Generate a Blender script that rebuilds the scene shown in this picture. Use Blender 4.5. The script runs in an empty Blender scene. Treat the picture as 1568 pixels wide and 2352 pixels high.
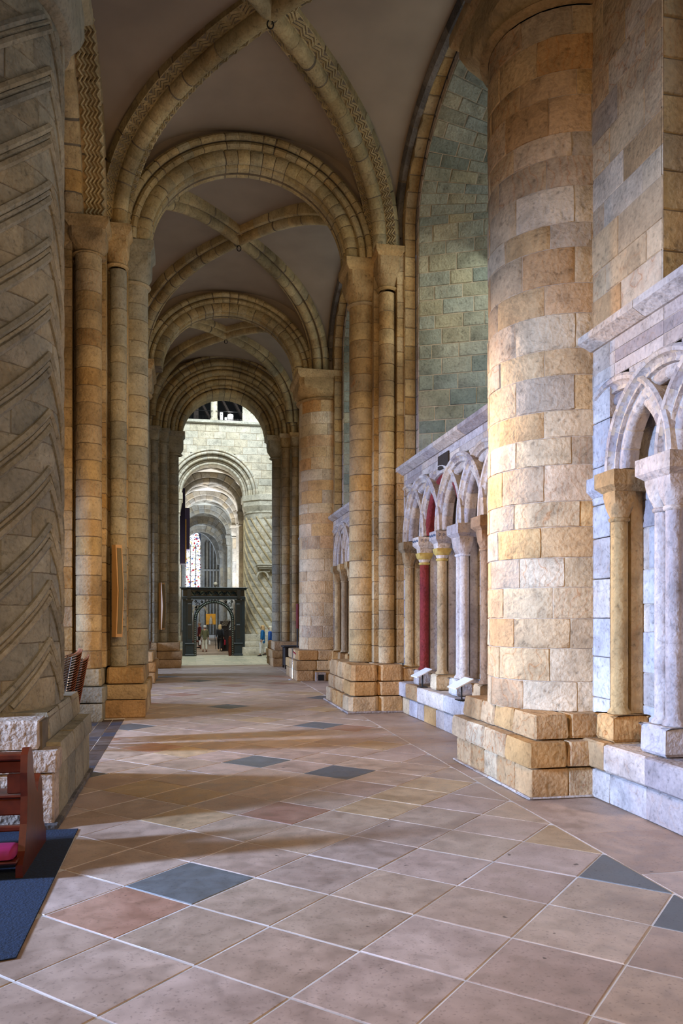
import bpy, math, random
from mathutils import Vector, Matrix

random.seed(7)
PI = math.pi
SC = bpy.context.scene
COL = SC.collection

# ---------------------------------------------------------------- camera
YAW = math.atan((784 - 430) / 1800.0)
cam_d = bpy.data.cameras.new('camera')
cam_d.sensor_fit = 'HORIZONTAL'
cam_d.sensor_width = 36.0
cam_d.lens = 1800 / 1568 * 36.0
cam_d.shift_y = (1417 - 1176) / 1568
cam_d.clip_end = 300
cam = bpy.data.objects.new('camera', cam_d)
COL.objects.link(cam)
cam.location = (0, 0, 1.9)
cam.rotation_euler = (PI / 2, 0, -YAW)
SC.camera = cam

# ---------------------------------------------------------------- world, lights, exposure
SC.view_settings.view_transform = 'Standard'
SC.view_settings.look = 'None'
SC.view_settings.gamma = 1.0
SC.view_settings.use_curve_mapping = False
SC.view_settings.exposure = 0.0
world = bpy.data.worlds.new('world')
SC.world = world
world.use_nodes = True
wb = world.node_tree.nodes['Background']
wb.inputs[0].default_value = (0.50, 0.66, 1.0, 1)
wb.inputs[1].default_value = 0.085


def area(name, loc, target, sx, sy, power, col, spread=180):
    d = bpy.data.lights.new(name, 'AREA')
    d.shape = 'RECTANGLE'
    d.size = sx
    d.size_y = sy
    d.energy = power
    d.color = col
    d.spread = math.radians(spread)
    o = bpy.data.objects.new(name, d)
    COL.objects.link(o)
    o.location = loc
    o.rotation_euler = (Vector(target) - Vector(loc)).to_track_quat('-Z', 'Y').to_euler()
    return o


COOL = (0.40, 0.57, 1.0)
WARM = (1.0, 0.66, 0.31)
# daylight of the choir windows, coming through the arcade on the left
area('choir_daylight', (-9, 5.4, 3.3), (4, 5.9, 1.3), 0.6, 1.8, 480, COOL, 54)
area('choir_daylight', (-9, 12.1, 3.3), (4, 12.1, 1.3), 0.6, 1.8, 470, COOL, 54)
area('choir_daylight', (-9, 20.0, 3.6), (4, 20.0, 1.2), 0.8, 2.0, 330, COOL, 58)
area('choir_daylight', (-9, 27.5, 3.6), (4, 27.5, 1.2), 0.8, 2.0, 260, COOL, 58)
# daylight of the aisle windows on the right
area('aisle_window_light', (6.0, 12.5, 8.0), (3.6, 14.2, 4), 3.0, 4.0, 100, (0.92, 0.97, 0.88))
area('aisle_window_light', (6.0, 4.6, 8.0), (1, 5.5, 1), 3.0, 4.0, 50, COOL)
area('aisle_window_light', (6.0, 20.5, 8.0), (3.0, 21.2, 4), 3.0, 4.0, 60, (0.74, 0.90, 0.95))
# warm lamps of the church
area('warm_lamp', (0.2, -1.0, 4.2), (3.2, 9.5, 1.6), 1.0, 1.0, 135, WARM, 110)
area('warm_lamp', (0.2, 9.8, 4.6), (3.0, 15.8, 2.6), 0.8, 0.8, 120, WARM, 180)
area('warm_lamp', (0.4, 12.2, 4.6), (3.7, 8.9, 3.4), 0.5, 0.5, 85, WARM, 60)
area('warm_lamp', (0.2, 18.2, 4.6), (3.0, 23.8, 2.2), 0.8, 0.8, 75, WARM, 180)
area('warm_lamp', (2.8, 9.5, 4.6), (-1.2, 15.0, 3.2), 0.6, 0.6, 45, WARM, 120)
# light of the crossing tower and of the nave
area('crossing_light', (1.5, 34.5, 17), (1.5, 41, 2), 9, 5, 2300, (0.90, 0.98, 1.0))
area('nave_light', (-0.6, 46.5, 2.5), (1.9, 49, 10), 1.5, 1.5, 170, (1.0, 0.86, 0.6))
area('nave_light', (1.2, 53.4, 3.0), (1.5, 53.8, 10), 2, 2, 1500, (0.95, 0.96, 1.0))
area('nave_light', (-2.5, 60.0, 4), (2.5, 62, 9), 3, 3, 800, (0.7, 0.86, 1.0))
area('nave_light', (-3.0, 72, 5), (3, 74, 8), 3, 3, 900, (0.72, 0.84, 1.0))
area('nave_light', (-3.0, 85, 5), (3, 87, 8), 3, 3, 700, (0.6, 0.75, 1.0))

# ---------------------------------------------------------------- helpers
WL = {}


def lin(h):
    h = h.lstrip('#')
    return tuple(((int(h[i:i + 2], 16) / 255) ** 2.2) for i in (0, 2, 4)) + (1,)


def mesh(name, V, F, mat, smooth=0):
    me = bpy.data.meshes.new(name)
    me.from_pydata([tuple(v) for v in V], [], F)
    if mat:
        me.materials.append(mat)
    if smooth:
        me.polygons.foreach_set('use_smooth', [True] * len(me.polygons))
        me.set_sharp_from_angle(angle=math.radians(smooth))
    return me


def put(name, me, parent=None, local=False):
    o = bpy.data.objects.new(name, me)
    COL.objects.link(o)
    if parent is not None:
        o.parent = parent
        if not local:
            L = WL.get(parent.name, (0, 0, 0))
            o.matrix_parent_inverse = Matrix.Translation((-L[0], -L[1], -L[2]))
    return o


def obj(name, V, F, mat, parent=None, smooth=0, local=False):
    return put(name, mesh(name, V, F, mat, smooth), parent, local)


def tag(o, label=None, cat=None, group=None, kind=None):
    if label: o['label'] = label
    if cat: o['category'] = cat
    if group: o['group'] = group
    if kind: o['kind'] = kind
    return o


def thing(name, label, cat, loc=(0, 0, 0), group=None, kind=None):
    o = bpy.data.objects.new(name, None)
    COL.objects.link(o)
    o.empty_display_size = 0.2
    o.location = loc
    WL[o.name] = loc
    return tag(o, label, cat, group, kind)


def rj(a):
    return random.uniform(-a, a)


class MB:
    """collects pieces into one mesh"""
    def __init__(s):
        s.V = []
        s.F = []

    def add(s, V, F):
        n = len(s.V)
        s.V += [tuple(v) for v in V]
        s.F += [tuple(i + n for i in f) for f in F]
        return s

    def put(s, name, mat, parent=None, smooth=0, local=False):
        return obj(name, s.V, s.F, mat, parent, smooth, local)


def box(x0, x1, y0, y1, z0, z1):
    V = [(x, y, z) for x in (x0, x1) for y in (y0, y1) for z in (z0, z1)]
    return V, [(0, 1, 3, 2), (4, 6, 7, 5), (0, 4, 5, 1), (2, 3, 7, 6), (0, 2, 6, 4), (1, 5, 7, 3)]


def tube(pts, r, n=6, close=False):
    """round bar through points; r number or list"""
    V = []
    F = []
    P = [Vector(p) for p in pts]
    m = len(P)
    up = None
    for i, p in enumerate(P):
        a = P[(i - 1) % m] if (i > 0 or close) else p
        b = P[(i + 1) % m] if (i < m - 1 or close) else p
        t = (b - a).normalized()
        if up is None or abs(up.dot(t)) > 0.98:
            up = Vector((0, 0, 1)) if abs(t.z) < 0.9 else Vector((0, 1, 0))
        e1 = t.cross(up).normalized()
        e2 = e1.cross(t).normalized()
        up = e2
        rr = r[i] if isinstance(r, (list, tuple)) else r
        for k in range(n):
            an = 2 * PI * k / n
            V.append(p + e1 * (rr * math.cos(an)) + e2 * (rr * math.sin(an)))
    for i in range(m if close else m - 1):
        j = (i + 1) % m
        for k in range(n):
            k2 = (k + 1) % n
            F.append((i * n + k, i * n + k2, j * n + k2, j * n + k))
    if not close:
        F.append(tuple(range(n - 1, -1, -1)))
        F.append(tuple((m - 1) * n + k for k in range(n)))
    return V, F


def lathe(prof, cx, cy, n=16, a0=0.0, a1=2 * PI):
    """prof: (r, z) list"""
    V = []
    F = []
    full = abs(a1 - a0 - 2 * PI) < 1e-6
    na = n if full else n + 1
    for r, z in prof:
        for k in range(na):
            a = a0 + (a1 - a0) * k / n
            V.append((cx + r * math.cos(a), cy + r * math.sin(a), z))
    for i in range(len(prof) - 1):
        for k in range(n):
            k2 = (k + 1) % na
            F.append((i * na + k, i * na + k2, (i + 1) * na + k2, (i + 1) * na + k))
    return V, F


def patch(f, u0, u1, v0, v1, du=0.3, dv=0.5, gap=0.005, bev=0.012, dep=0.02, proud=0.004, jit=0.003):
    g = gap
    b = min(bev, (u1 - u0) * 0.2, (v1 - v0) * 0.2)
    nu = max(1, round((u1 - u0) / du))
    nv = max(1, round((v1 - v0) / dv))
    a, c = u0 + g + b, u1 - g - b
    us = [u0 + g] + [a + (c - a) * i / nu for i in range(nu + 1)] + [u1 - g]
    a, c = v0 + g + b, v1 - g - b
    vs = [v0 + g] + [a + (c - a) * i / nv for i in range(nv + 1)] + [v1 - g]
    pr = random.uniform(-proud, proud)
    V = []
    NU, NV = len(us), len(vs)
    for i, u in enumerate(us):
        for j, v in enumerate(vs):
            e = i in (0, NU - 1) or j in (0, NV - 1)
            if e:
                V.append(f(u, v, -dep))
            else:
                q = i in (1, NU - 2) or j in (1, NV - 2)
                V.append(f(u + (rj(jit) if q else 0), v + (rj(jit) if q else 0), pr + rj(jit * 0.6)))
    F = [(i * NV + j, (i + 1) * NV + j, (i + 1) * NV + j + 1, i * NV + j + 1) for i in range(NU - 1) for j in range(NV - 1)]
    return V, F


def courses(z0, z1, h, var=0.12):
    n = max(1, round((z1 - z0) / h))
    e = [z0]
    for i in range(1, n):
        e.append(z0 + (z1 - z0) * (i + rj(var)) / n)
    return e + [z1]


def stones(parent, f, vs, ivals, length, mat, mort, name='stone', du=0.3, smooth=35, back='mortar', **kw):
    """masonry on a surface f(u,v,d); returns the backing object"""
    dep = kw.get('dep', 0.02)
    B = MB()
    todo = []
    for k in range(len(vs) - 1):
        v0, v1 = vs[k], vs[k + 1]
        for (ua, ub) in ivals(v0, v1):
            if ub - ua < 0.02:
                continue
            n = max(1, round((ub - ua) / max(0.02, length)))
            m = max(1, round((ub - ua) / du))
            Vb = []
            for i in range(m + 1):
                u = ua + (ub - ua) * i / m
                Vb += [f(u, v0, -dep * 0.9), f(u, v1, -dep * 0.9)]
            B.add(Vb, [(2 * i, 2 * i + 2, 2 * i + 3, 2 * i + 1) for i in range(m)])
            if n == 1:
                todo.append((ua, ub, v0, v1))
            else:
                off = 0.5 if k % 2 else 0.0
                ed = [ua]
                for i in range(1, n + (1 if off else 0)):
                    ed.append(ua + (ub - ua) * (i - off + rj(0.16)) / n)
                ed.append(ub)
                todo += [(ed[i], ed[i + 1], v0, v1) for i in range(len(ed) - 1)]
    bo = B.put(back, mort, parent, smooth)
    par = parent if parent is not None else bo
    if kw.pop('nest', False):
        par = bo
    for (ua, ub, v0, v1) in todo:
        V, F = patch(f, ua, ub, v0, v1, du=du, **kw)
        obj(name, V, F, mat, par, smooth)
    return bo


def cyl_f(cx, cy, r):
    return lambda u, v, d: (cx + (r + d) * math.cos(u / r), cy + (r + d) * math.sin(u / r), v)


def shaft(parent, cx, cy, r, z0, z1, h, mat, mort, a0=0, a1=360, label=None, name='shaft', n=10, nested=True, length=99, dep=None):
    f = cyl_f(cx, cy, r)
    ua, ub = math.radians(a0) * r, math.radians(a1) * r
    o = stones(parent, f, courses(z0, z1, h), lambda a, b: [(ua, ub)], length, mat, mort,
               name='drum', du=math.radians(360 / n) * r, smooth=40, back=name, nest=nested, gap=0.003, bev=0.008,
               dep=dep or min(0.016, r * 0.09), proud=0.003, jit=0.0015)
    if label: o['label'] = label
    return o


def offset_poly(P, d):
    n = len(P)
    out = []
    for i in range(n):
        p0, p1, p2 = Vector(P[i - 1]), Vector(P[i]), Vector(P[(i + 1) % n])
        e1 = (p1 - p0).normalized()
        e2 = (p2 - p1).normalized()
        n1 = Vector((e1.y, -e1.x))
        n2 = Vector((e2.y, -e2.x))
        b = n1 + n2
        k = d / max(0.3, (1 + n1.dot(n2)))
        q = p1 + b * k
        out.append((q.x, q.y))
    return out


def block(P, z0, z1, b=0.012, dep=0.012, gap=0.004, topin=0.0, jit=0.002):
    """prism over polygon P (counter-clockwise), edges worn"""
    n = len(P)
    ins = offset_poly(P, -dep)
    tp = offset_poly(P, -topin) if topin else P
    tins = offset_poly(tp, -dep)
    V = []
    for ring, z in ((ins, z0 + gap), (P, z0 + gap + b), (tp, z1 - gap - b), (tins, z1 - gap)):
        V += [(x + rj(jit), y + rj(jit), z + rj(jit)) for x, y in ring]
    F = []
    for k in range(3):
        for i in range(n):
            j = (i + 1) % n
            F.append((k * n + i, k * n + j, (k + 1) * n + j, (k + 1) * n + i))
    F.append(tuple(3 * n + i for i in range(n)))
    F.append(tuple(range(n - 1, -1, -1)))
    return V, F


def rect(x0, x1, y0, y1, c=0.0):
    if c <= 0:
        return [(x0, y0), (x1, y0), (x1, y1), (x0, y1)]
    return [(x0 + c, y0), (x1 - c, y0), (x1, y0 + c), (x1, y1 - c), (x1 - c, y1), (x0 + c, y1), (x0, y1 - c), (x0, y0 + c)]


def plinth(parent, x0, x1, y0, y1, z0, z1, n_x, n_y, mat, c=0.012, name='plinth_stone', topin=0.0, b=0.016):
    """a course of stones round a rectangle: n_y along the long side, n_x across"""
    xs = [x0 + (x1 - x0) * (i + (rj(0.12) if 0 < i < n_x else 0)) / n_x for i in range(n_x + 1)]
    for i in range(n_x):
        ys = [y0 + (y1 - y0) * (j + (rj(0.15) if 0 < j < n_y else 0)) / n_y for j in range(n_y + 1)]
        for j in range(n_y):
            V, F = block(rect(xs[i] + 0.002, xs[i + 1] - 0.002, ys[j] + 0.002, ys[j + 1] - 0.002, c), z0, z1, b=b, jit=0.004, topin=topin)
            obj(name, V, F, mat, parent, 30)


def cushion(parent, cx, cy, r, w, z0, z1, ab, mat, n=32, label=None, wx=None, rot=0.0, parts=True):
    """Norman cushion capital: ring, bowl with flat lunettes, abacus"""
    P = parent
    prof = [(r + 0.0, z0 - 0.01), (r + 0.035 + r * 0.05, z0 + 0.005), (r + 0.05 + r * 0.06, z0 + 0.03), (r + 0.035 + r * 0.05, z0 + 0.055), (r, z0 + 0.07)]
    V, F = lathe(prof, cx, cy, n)
    obj('astragal', V, F, mat, P, 50)
    V = []
    F = []
    m = 7
    for t in range(m + 1):
        q = t / m
        R = r + (w * 1.38 - r) * math.sin(q * PI / 2) ** 1.15
        for k in range(n):
            a = 2 * PI * (k + 0.5) / n
            sq = w * 0.985 / max(abs(math.cos(a)), abs(math.sin(a)))
            rr = min(sq, R)
            V.append((cx + rr * math.cos(a + rot), cy + rr * math.sin(a + rot), z0 + 0.06 + (z1 - ab - z0 - 0.06) * q))
    for t in range(m):
        for k in range(n):
            k2 = (k + 1) % n
            F.append((t * n + k, t * n + k2, (t + 1) * n + k2, (t + 1) * n + k))
    F.append(tuple(m * n + k for k in range(n)))
    c = obj('capital', V, F, mat, P, 28)
    V = []
    e = w + 0.03
    sq = [(-1, -1), (1, -1), (1, 1), (-1, 1)]
    F = []
    for (s, z) in ((w * 0.97, z1 - ab), (e + 0.02, z1 - ab * 0.62), (e + 0.025, z1 - ab * 0.5), (e + 0.025, z1 - 0.008), (e + 0.01, z1)):
        for (a, b) in sq:
            x, y = a * s, b * s
            V.append((cx + x * math.cos(rot) - y * math.sin(rot), cy + x * math.sin(rot) + y * math.cos(rot), z))
    for t in range(4):
        for k in range(4):
            k2 = (k + 1) % 4
            F.append((t * 4 + k, t * 4 + k2, (t + 1) * 4 + k2, (t + 1) * 4 + k))
    F.append((16, 17, 18, 19))
    F.append((3, 2, 1, 0))
    obj('abacus', V, F, mat, P)
    return c


def sweep(rings, cap=True):
    n = len(rings[0])
    V = [p for r in rings for p in r]
    F = []
    for i in range(len(rings) - 1):
        for k in range(n):
            k2 = (k + 1) % n
            F.append((i * n + k, i * n + k2, (i + 1) * n + k2, (i + 1) * n + k))
    if cap:
        F.append(tuple(range(n - 1, -1, -1)))
        F.append(tuple((len(rings) - 1) * n + k for k in range(n)))
    return V, F


def shrink(P, k):
    cx = sum(p[0] for p in P) / len(P)
    cy = sum(p[1] for p in P) / len(P)
    return [(cx + (x - cx) * k, cy + (y - cy) * k) for x, y in P]


def voussoirs(parent, ring_at, prof, t0, t1, n, mat, mort, name='voussoir', seg=2, gap=0.006, back='arch_core', smooth=40, nest=False, total=5.0):
    """pieces of a moulding swept along ring_at(t, prof)"""
    inner = shrink(prof, 0.955)
    m = n * 2
    o = None
    if mort:
        V, F = sweep([ring_at(t0 + (t1 - t0) * i / m, inner) for i in range(m + 1)])
        o = obj(back, V, F, mort, parent, smooth)
    par = o if nest else parent
    g = gap / total * abs(t1 - t0)
    sgn = 1 if t1 > t0 else -1
    for i in range(n):
        a = t0 + (t1 - t0) * (i + (rj(0.08) if i else 0)) / n + sgn * g
        b = t0 + (t1 - t0) * (i + 1) / n - sgn * g
        sm = shrink(prof, 0.975 + rj(0.012))
        full = shrink(prof, 1.0 + rj(0.012))
        bb = sgn * g * 1.8
        rings = [ring_at(a, sm)] + [ring_at(a + bb + (b - a - 2 * bb) * k / seg, full) for k in range(seg + 1)] + [ring_at(b, sm)]
        V, F = sweep(rings)
        obj(name, V, F, mat, par, smooth)
    return o


def arch_ring(cx, cy, cz, axis, k=1.0):
    """profile points (r, n): r radius, n along the arch's axis. axis 'x': the arch spans x"""
    def ring(a, P):
        c, s = math.cos(a), math.sin(a)
        if axis == 'x':
            return [(cx + r * c, cy + n, cz + r * s * k) for r, n in P]
        return [(cx + n, cy + r * c, cz + r * s * k) for r, n in P]
    return ring


def arc2(cx, cy, r, a0, a1, n):
    return [(cx + r * math.cos(math.radians(a0 + (a1 - a0) * i / n)), cy + r * math.sin(math.radians(a0 + (a1 - a0) * i / n))) for i in range(n + 1)]


# ---------------------------------------------------------------- materials
def nodes(name):
    m = bpy.data.materials.new(name)
    m.use_nodes = True
    nt = m.node_tree
    return m, nt, nt.nodes, nt.links, nt.nodes['Principled BSDF']


def ramp(N, stops, interp='LINEAR'):
    r = N.new('ShaderNodeValToRGB')
    r.color_ramp.interpolation = interp
    el = r.color_ramp.elements
    while len(el) > len(stops):
        el.remove(el[-1])
    while len(el) < len(stops):
        el.new(0.5)
    for e, (p, c) in zip(el, stops):
        e.position = p
        e.color = c if isinstance(c, tuple) else (c, c, c, 1)
    return r


def mixc(N, L, fac, a, b, mode='MIX'):
    n = N.new('ShaderNodeMix')
    n.data_type = 'RGBA'
    n.blend_type = mode
    for s, v in ((0, fac), (6, a), (7, b)):
        if isinstance(v, (int, float)):
            n.inputs[s].default_value = v
        elif isinstance(v, tuple):
            n.inputs[s].default_value = v
        else:
            L.new(v, n.inputs[s])
    return n.outputs[2]


def stone(name, pal, stain='6B5236', vein='9A5A20', veins=0.5, bump=0.8, scale=1.0, rough=0.85, dark=0.55, bands=2.2, spots=0.5):
    m, nt, N, L, B = nodes(name)
    tc = N.new('ShaderNodeTexCoord')
    oi = N.new('ShaderNodeObjectInfo')
    k = len(pal)
    pr = ramp(N, [((i + 0.0) / k, lin(c)) for i, c in enumerate(pal)])
    L.new(oi.outputs['Random'], pr.inputs[0])
    mul = N.new('ShaderNodeMath'); mul.operation = 'MULTIPLY'; mul.inputs[1].default_value = 53.0
    L.new(oi.outputs['Random'], mul.inputs[0])
    add = N.new('ShaderNodeVectorMath'); add.operation = 'ADD'
    L.new(tc.outputs['Object'], add.inputs[0]); L.new(mul.outputs[0], add.inputs[1])
    def noise(sc, det, src=None, dist=0.0):
        n = N.new('ShaderNodeTexNoise')
        n.inputs['Scale'].default_value = sc * scale
        n.inputs['Detail'].default_value = det
        n.inputs['Distortion'].default_value = dist
        L.new(src or add.outputs[0], n.inputs['Vector'])
        return n.outputs[0]
    world_n = noise(0.7, 4, tc.outputs['Object'])
    med = noise(3.4, 7, dist=0.25)
    fine = noise(26, 6)
    crag = noise(13, 10, dist=0.2)
    wv = N.new('ShaderNodeTexWave')
    wv.inputs['Scale'].default_value = bands
    wv.inputs['Distortion'].default_value = 9.0
    wv.inputs['Detail'].default_value = 2.5
    wv.inputs['Detail Scale'].default_value = 1.1
    L.new(add.outputs[0], wv.inputs['Vector'])
    vr = ramp(N, [(0.0, 0.0), (0.42, 0.25), (0.5, 1.0), (0.58, 0.2), (1.0, 0.0)])
    L.new(wv.outputs[0], vr.inputs[0])
    fr = N.new('ShaderNodeMath'); fr.operation = 'FRACT'
    m2 = N.new('ShaderNodeMath'); m2.operation = 'MULTIPLY'; m2.inputs[1].default_value = 17.3
    L.new(oi.outputs['Random'], m2.inputs[0]); L.new(m2.outputs[0], fr.inputs[0])
    vm = ramp(N, [(0.35, 0.12), (0.8, 1.0)])
    L.new(fr.outputs[0], vm.inputs[0])
    vf = N.new('ShaderNodeMath'); vf.operation = 'MULTIPLY'
    L.new(vr.outputs[0], vf.inputs[0]); L.new(vm.outputs[0], vf.inputs[1])
    vf2 = N.new('ShaderNodeMath'); vf2.operation = 'MULTIPLY'; vf2.inputs[1].default_value = veins
    L.new(vf.outputs[0], vf2.inputs[0])
    wr = ramp(N, [(0.38, 0.0), (0.68, dark)])
    L.new(world_n, wr.inputs[0])
    c = mixc(N, L, wr.outputs[0], pr.outputs[0], lin(stain), 'MIX')
    mr = ramp(N, [(0.3, 0.70), (0.46, 0.95), (0.58, 1.04), (0.75, 1.2)])
    L.new(med, mr.inputs[0])
    c = mixc(N, L, 1.0, c, mr.outputs[0], 'MULTIPLY')
    c = mixc(N, L, vf2.outputs[0], c, lin(vein), 'MIX')
    f2 = ramp(N, [(0.28, 0.62 + 0.3 * (1 - spots)), (0.40, 0.96), (0.7, 1.08)])
    L.new(fine, f2.inputs[0])
    c = mixc(N, L, 1.0, c, f2.outputs[0], 'MULTIPLY')
    L.new(c, B.inputs['Base Color'])
    B.inputs['Roughness'].default_value = rough
    B.inputs['Specular IOR Level'].default_value = 0.25
    bm = N.new('ShaderNodeBump'); bm.inputs['Strength'].default_value = bump; bm.inputs['Distance'].default_value = 0.02
    ad = N.new('ShaderNodeMath'); ad.operation = 'MULTIPLY_ADD'; ad.inputs[1].default_value = 0.6
    L.new(fine, ad.inputs[0]); L.new(crag, ad.inputs[2])
    L.new(ad.outputs[0], bm.inputs['Height'])
    cr = ramp(N, [(0.26, 0.62), (0.38, 0.95), (0.6, 1.03), (0.78, 1.15)]); L.new(crag, cr.inputs[0])
    c = mixc(N, L, 1.0, c, cr.outputs[0], 'MULTIPLY')
    sc = ramp(N, [(0.0, 1.0), (0.478, 1.0), (0.486, 0.55), (0.494, 1.0), (1.0, 1.0)]); L.new(noise(2.3, 9, dist=0.5), sc.inputs[0])
    c = mixc(N, L, 0.6, c, sc.outputs[0], 'MULTIPLY')
    L.new(c, B.inputs['Base Color'])
    L.new(bm.outputs[0], B.inputs['Normal'])
    return m


def plain(name, col, rough=0.6, metal=0.0, noise_amt=0.15, scale=8.0, bump=0.1, emit=None, es=0.0):
    m, nt, N, L, B = nodes(name)
    n = N.new('ShaderNodeTexNoise'); n.inputs['Scale'].default_value = scale; n.inputs['Detail'].default_value = 5
    tc = N.new('ShaderNodeTexCoord'); L.new(tc.outputs['Object'], n.inputs['Vector'])
    r = ramp(N, [(0.3, 1 - noise_amt), (0.7, 1 + noise_amt)])
    L.new(n.outputs[0], r.inputs[0])
    L.new(mixc(N, L, 1.0, lin(col), r.outputs[0], 'MULTIPLY'), B.inputs['Base Color'])
    B.inputs['Roughness'].default_value = rough
    B.inputs['Metallic'].default_value = metal
    if bump:
        b = N.new('ShaderNodeBump'); b.inputs['Strength'].default_value = bump; b.inputs['Distance'].default_value = 0.01
        L.new(n.outputs[0], b.inputs['Height']); L.new(b.outputs[0], B.inputs['Normal'])
    if emit:
        B.inputs['Emission Color'].default_value = lin(emit)
        B.inputs['Emission Strength'].default_value = es
    return m


PINKISH = ['D4BE9C', 'C8AC84', 'C6A070', 'B2A088', 'DACAB0', 'C6955C', 'B39D80', 'D0B68E', 'C9A068', 'D2BE9E']
M = {}
M['col'] = stone('stone_pale', PINKISH, stain='77654E', vein='A8621F', veins=0.55, dark=0.4)
M['pier'] = stone('stone_tan', ['BC9C6C', 'B09266', 'C2A678', 'A68E6A', 'B69058', 'AE9A7A', 'C0A67C', 'AC9062'], stain='4F4030', vein='96561C', veins=0.4, dark=0.6)
M['grey'] = stone('stone_greygreen', ['9C937C', 'A39A82', '938B76', 'A89B7E', '97907E', 'A09070', '8E8876'], stain='56564E', vein='7D5A30', veins=0.25, dark=0.5)
M['dado'] = stone('stone_washed', ['C2BAB2', 'B3ACA6', 'CCC0B0', 'A39A96', 'BFAA90', 'B8B2B0', '968C88', 'C6B7A6'], stain='6E6670', vein='9C7550', veins=0.3, dark=0.45, spots=0.8)
M['base'] = stone('stone_banded', ['C29C68', 'BC935E', 'C8AE8A', 'B58C58', 'CAB694', 'C0A074', 'AB8C64'], stain='6E4E2C', vein='8E4E14', veins=0.85, dark=0.4, bands=4.0, bump=0.7)
M['green'] = stone('stone_cool_ashlar', ['9A9C8E', 'A6A594', '8E9286', 'B0A78C', '969C94', 'A9A084', '858A80'], stain='4E625C', vein='8C6A44', veins=0.15, dark=0.45)
M['rib'] = stone('stone_rib', ['BCA678', 'B09C70', 'C4AE80', 'A6946C', 'B69A6A', 'AC9F7E', 'BEA87C'], stain='4C4636', vein='80501E', veins=0.25, dark=0.65)
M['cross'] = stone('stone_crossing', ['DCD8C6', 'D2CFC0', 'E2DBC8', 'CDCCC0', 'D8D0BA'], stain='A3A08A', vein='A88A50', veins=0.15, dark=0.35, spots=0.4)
M['nave'] = stone('stone_nave', ['A49E92', '9A968C', 'A9A090', '949490', 'A69A84'], stain='5C5C5A', vein='80603A', veins=0.2, dark=0.5)
M['brown'] = stone('stone_brown_shaft', ['A88868', '9A7C5E'], stain='5E4230', vein='6E4222', veins=0.5, dark=0.5)
M['dark'] = stone('stone_dark_and_shade', ['5E5A58', '6B6560', '524E4E', '77706A'], stain='35332F', vein='5A4A38', veins=0.1, dark=0.4)  # dark footing and window bars; also the painted shadow of the wall arch
M['rough'] = stone('stone_rough', ['C4AE98', 'BBA48E'], stain='8A6E58', vein='8A6E58', veins=0.1, dark=0.4, bump=1.3, spots=1.0)
M['mortar'] = plain('mortar', '6A5E4E', 0.95, noise_amt=0.35, scale=5, bump=0.3)
M['mortar_pale'] = plain('mortar_pale', 'AFA08C', 0.95, noise_amt=0.3, scale=6, bump=0.3)
M['grout'] = plain('grout', 'CCC4BA', 0.9, noise_amt=0.3, scale=2, bump=0.2)
M['plaster'] = plain('plaster', '8F7F6E', 0.95, noise_amt=0.12, scale=1.1, bump=0.15)
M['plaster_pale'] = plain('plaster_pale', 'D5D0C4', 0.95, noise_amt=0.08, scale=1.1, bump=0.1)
M['red'] = stone('red_paint', ['7E2C20', '762E22'], stain='6A2838', vein='C46A58', veins=0.15, dark=0.6)
M['blue'] = plain('blue_paint', '24405E', 0.7, noise_amt=0.3, scale=20)
M['yellow'] = plain('ochre_paint', 'A88C46', 0.8, noise_amt=0.25, scale=14)
M['white'] = plain('white_panel', 'E4E4E6', 0.4, noise_amt=0.02)
M['black'] = plain('black_metal', '181818', 0.4, noise_amt=0.1)
M['chrome'] = plain('chrome', 'D8D8DC', 0.14, 1.0, 0.03, bump=0)
M['chair_wood'] = plain('chair_wood', '6E3C22', 0.35, 0.0, 0.15, scale=10, bump=0.05)
M['pew_wood'] = plain('pew_wood', '582612', 0.35, 0.0, 0.3, scale=12, bump=0.1)
M['cushion'] = plain('magenta_fabric', '8E1248', 0.7, noise_amt=0.08, scale=30)
M['carpet'] = plain('blue_carpet', '142438', 0.95, noise_amt=0.45, scale=60, bump=0.8)
M['speaker'] = plain('speaker_casing', 'B98C54', 0.5, noise_amt=0.04)
M['grille'] = plain('speaker_grille', '6C5C3C', 0.8, noise_amt=0.2, scale=220, bump=0.3)
M['screen'] = plain('screen_paint', '0B2832', 0.4, noise_amt=0.3, scale=6)
M['screen_dark'] = plain('screen_carving', '081C22', 0.35, noise_amt=0.3, scale=20, bump=0.3)
M['gilt'] = plain('bead_highlight', '8E9C92', 0.35, noise_amt=0.2)
M['timber'] = plain('roof_timber', '2E2622', 0.85, noise_amt=0.35, scale=4)
M['void'] = plain('void_shade', '141416', 0.9, noise_amt=0.3, scale=3)  # near-black colour stands for the unlit depth of gallery and vent opening
M['brass'] = plain('brass', '8E7440', 0.3, 0.8, 0.1)
M['rope'] = plain('rope', 'A01850', 0.7)
M['plaque'] = plain('bronze_plaque', '3C342E', 0.6, 0.3, 0.3, scale=40, bump=0.5)
M['plaque_green'] = plain('green_plaque', '6C7444', 0.6, 0.0, 0.1)
M['banner'] = plain('dark_banner', '241B36', 0.9, noise_amt=0.2)
M['lamp'] = plain('lamp_glow', 'FFFFFF', 0.5, emit='FFFFFF', es=40, bump=0)
M['painting'] = plain('painted_board', 'C8922E', 0.6, noise_amt=0.25, scale=3)
M['figure_paint'] = plain('painted_figure', 'A8A49C', 0.6, noise_amt=0.3, scale=12)


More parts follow.
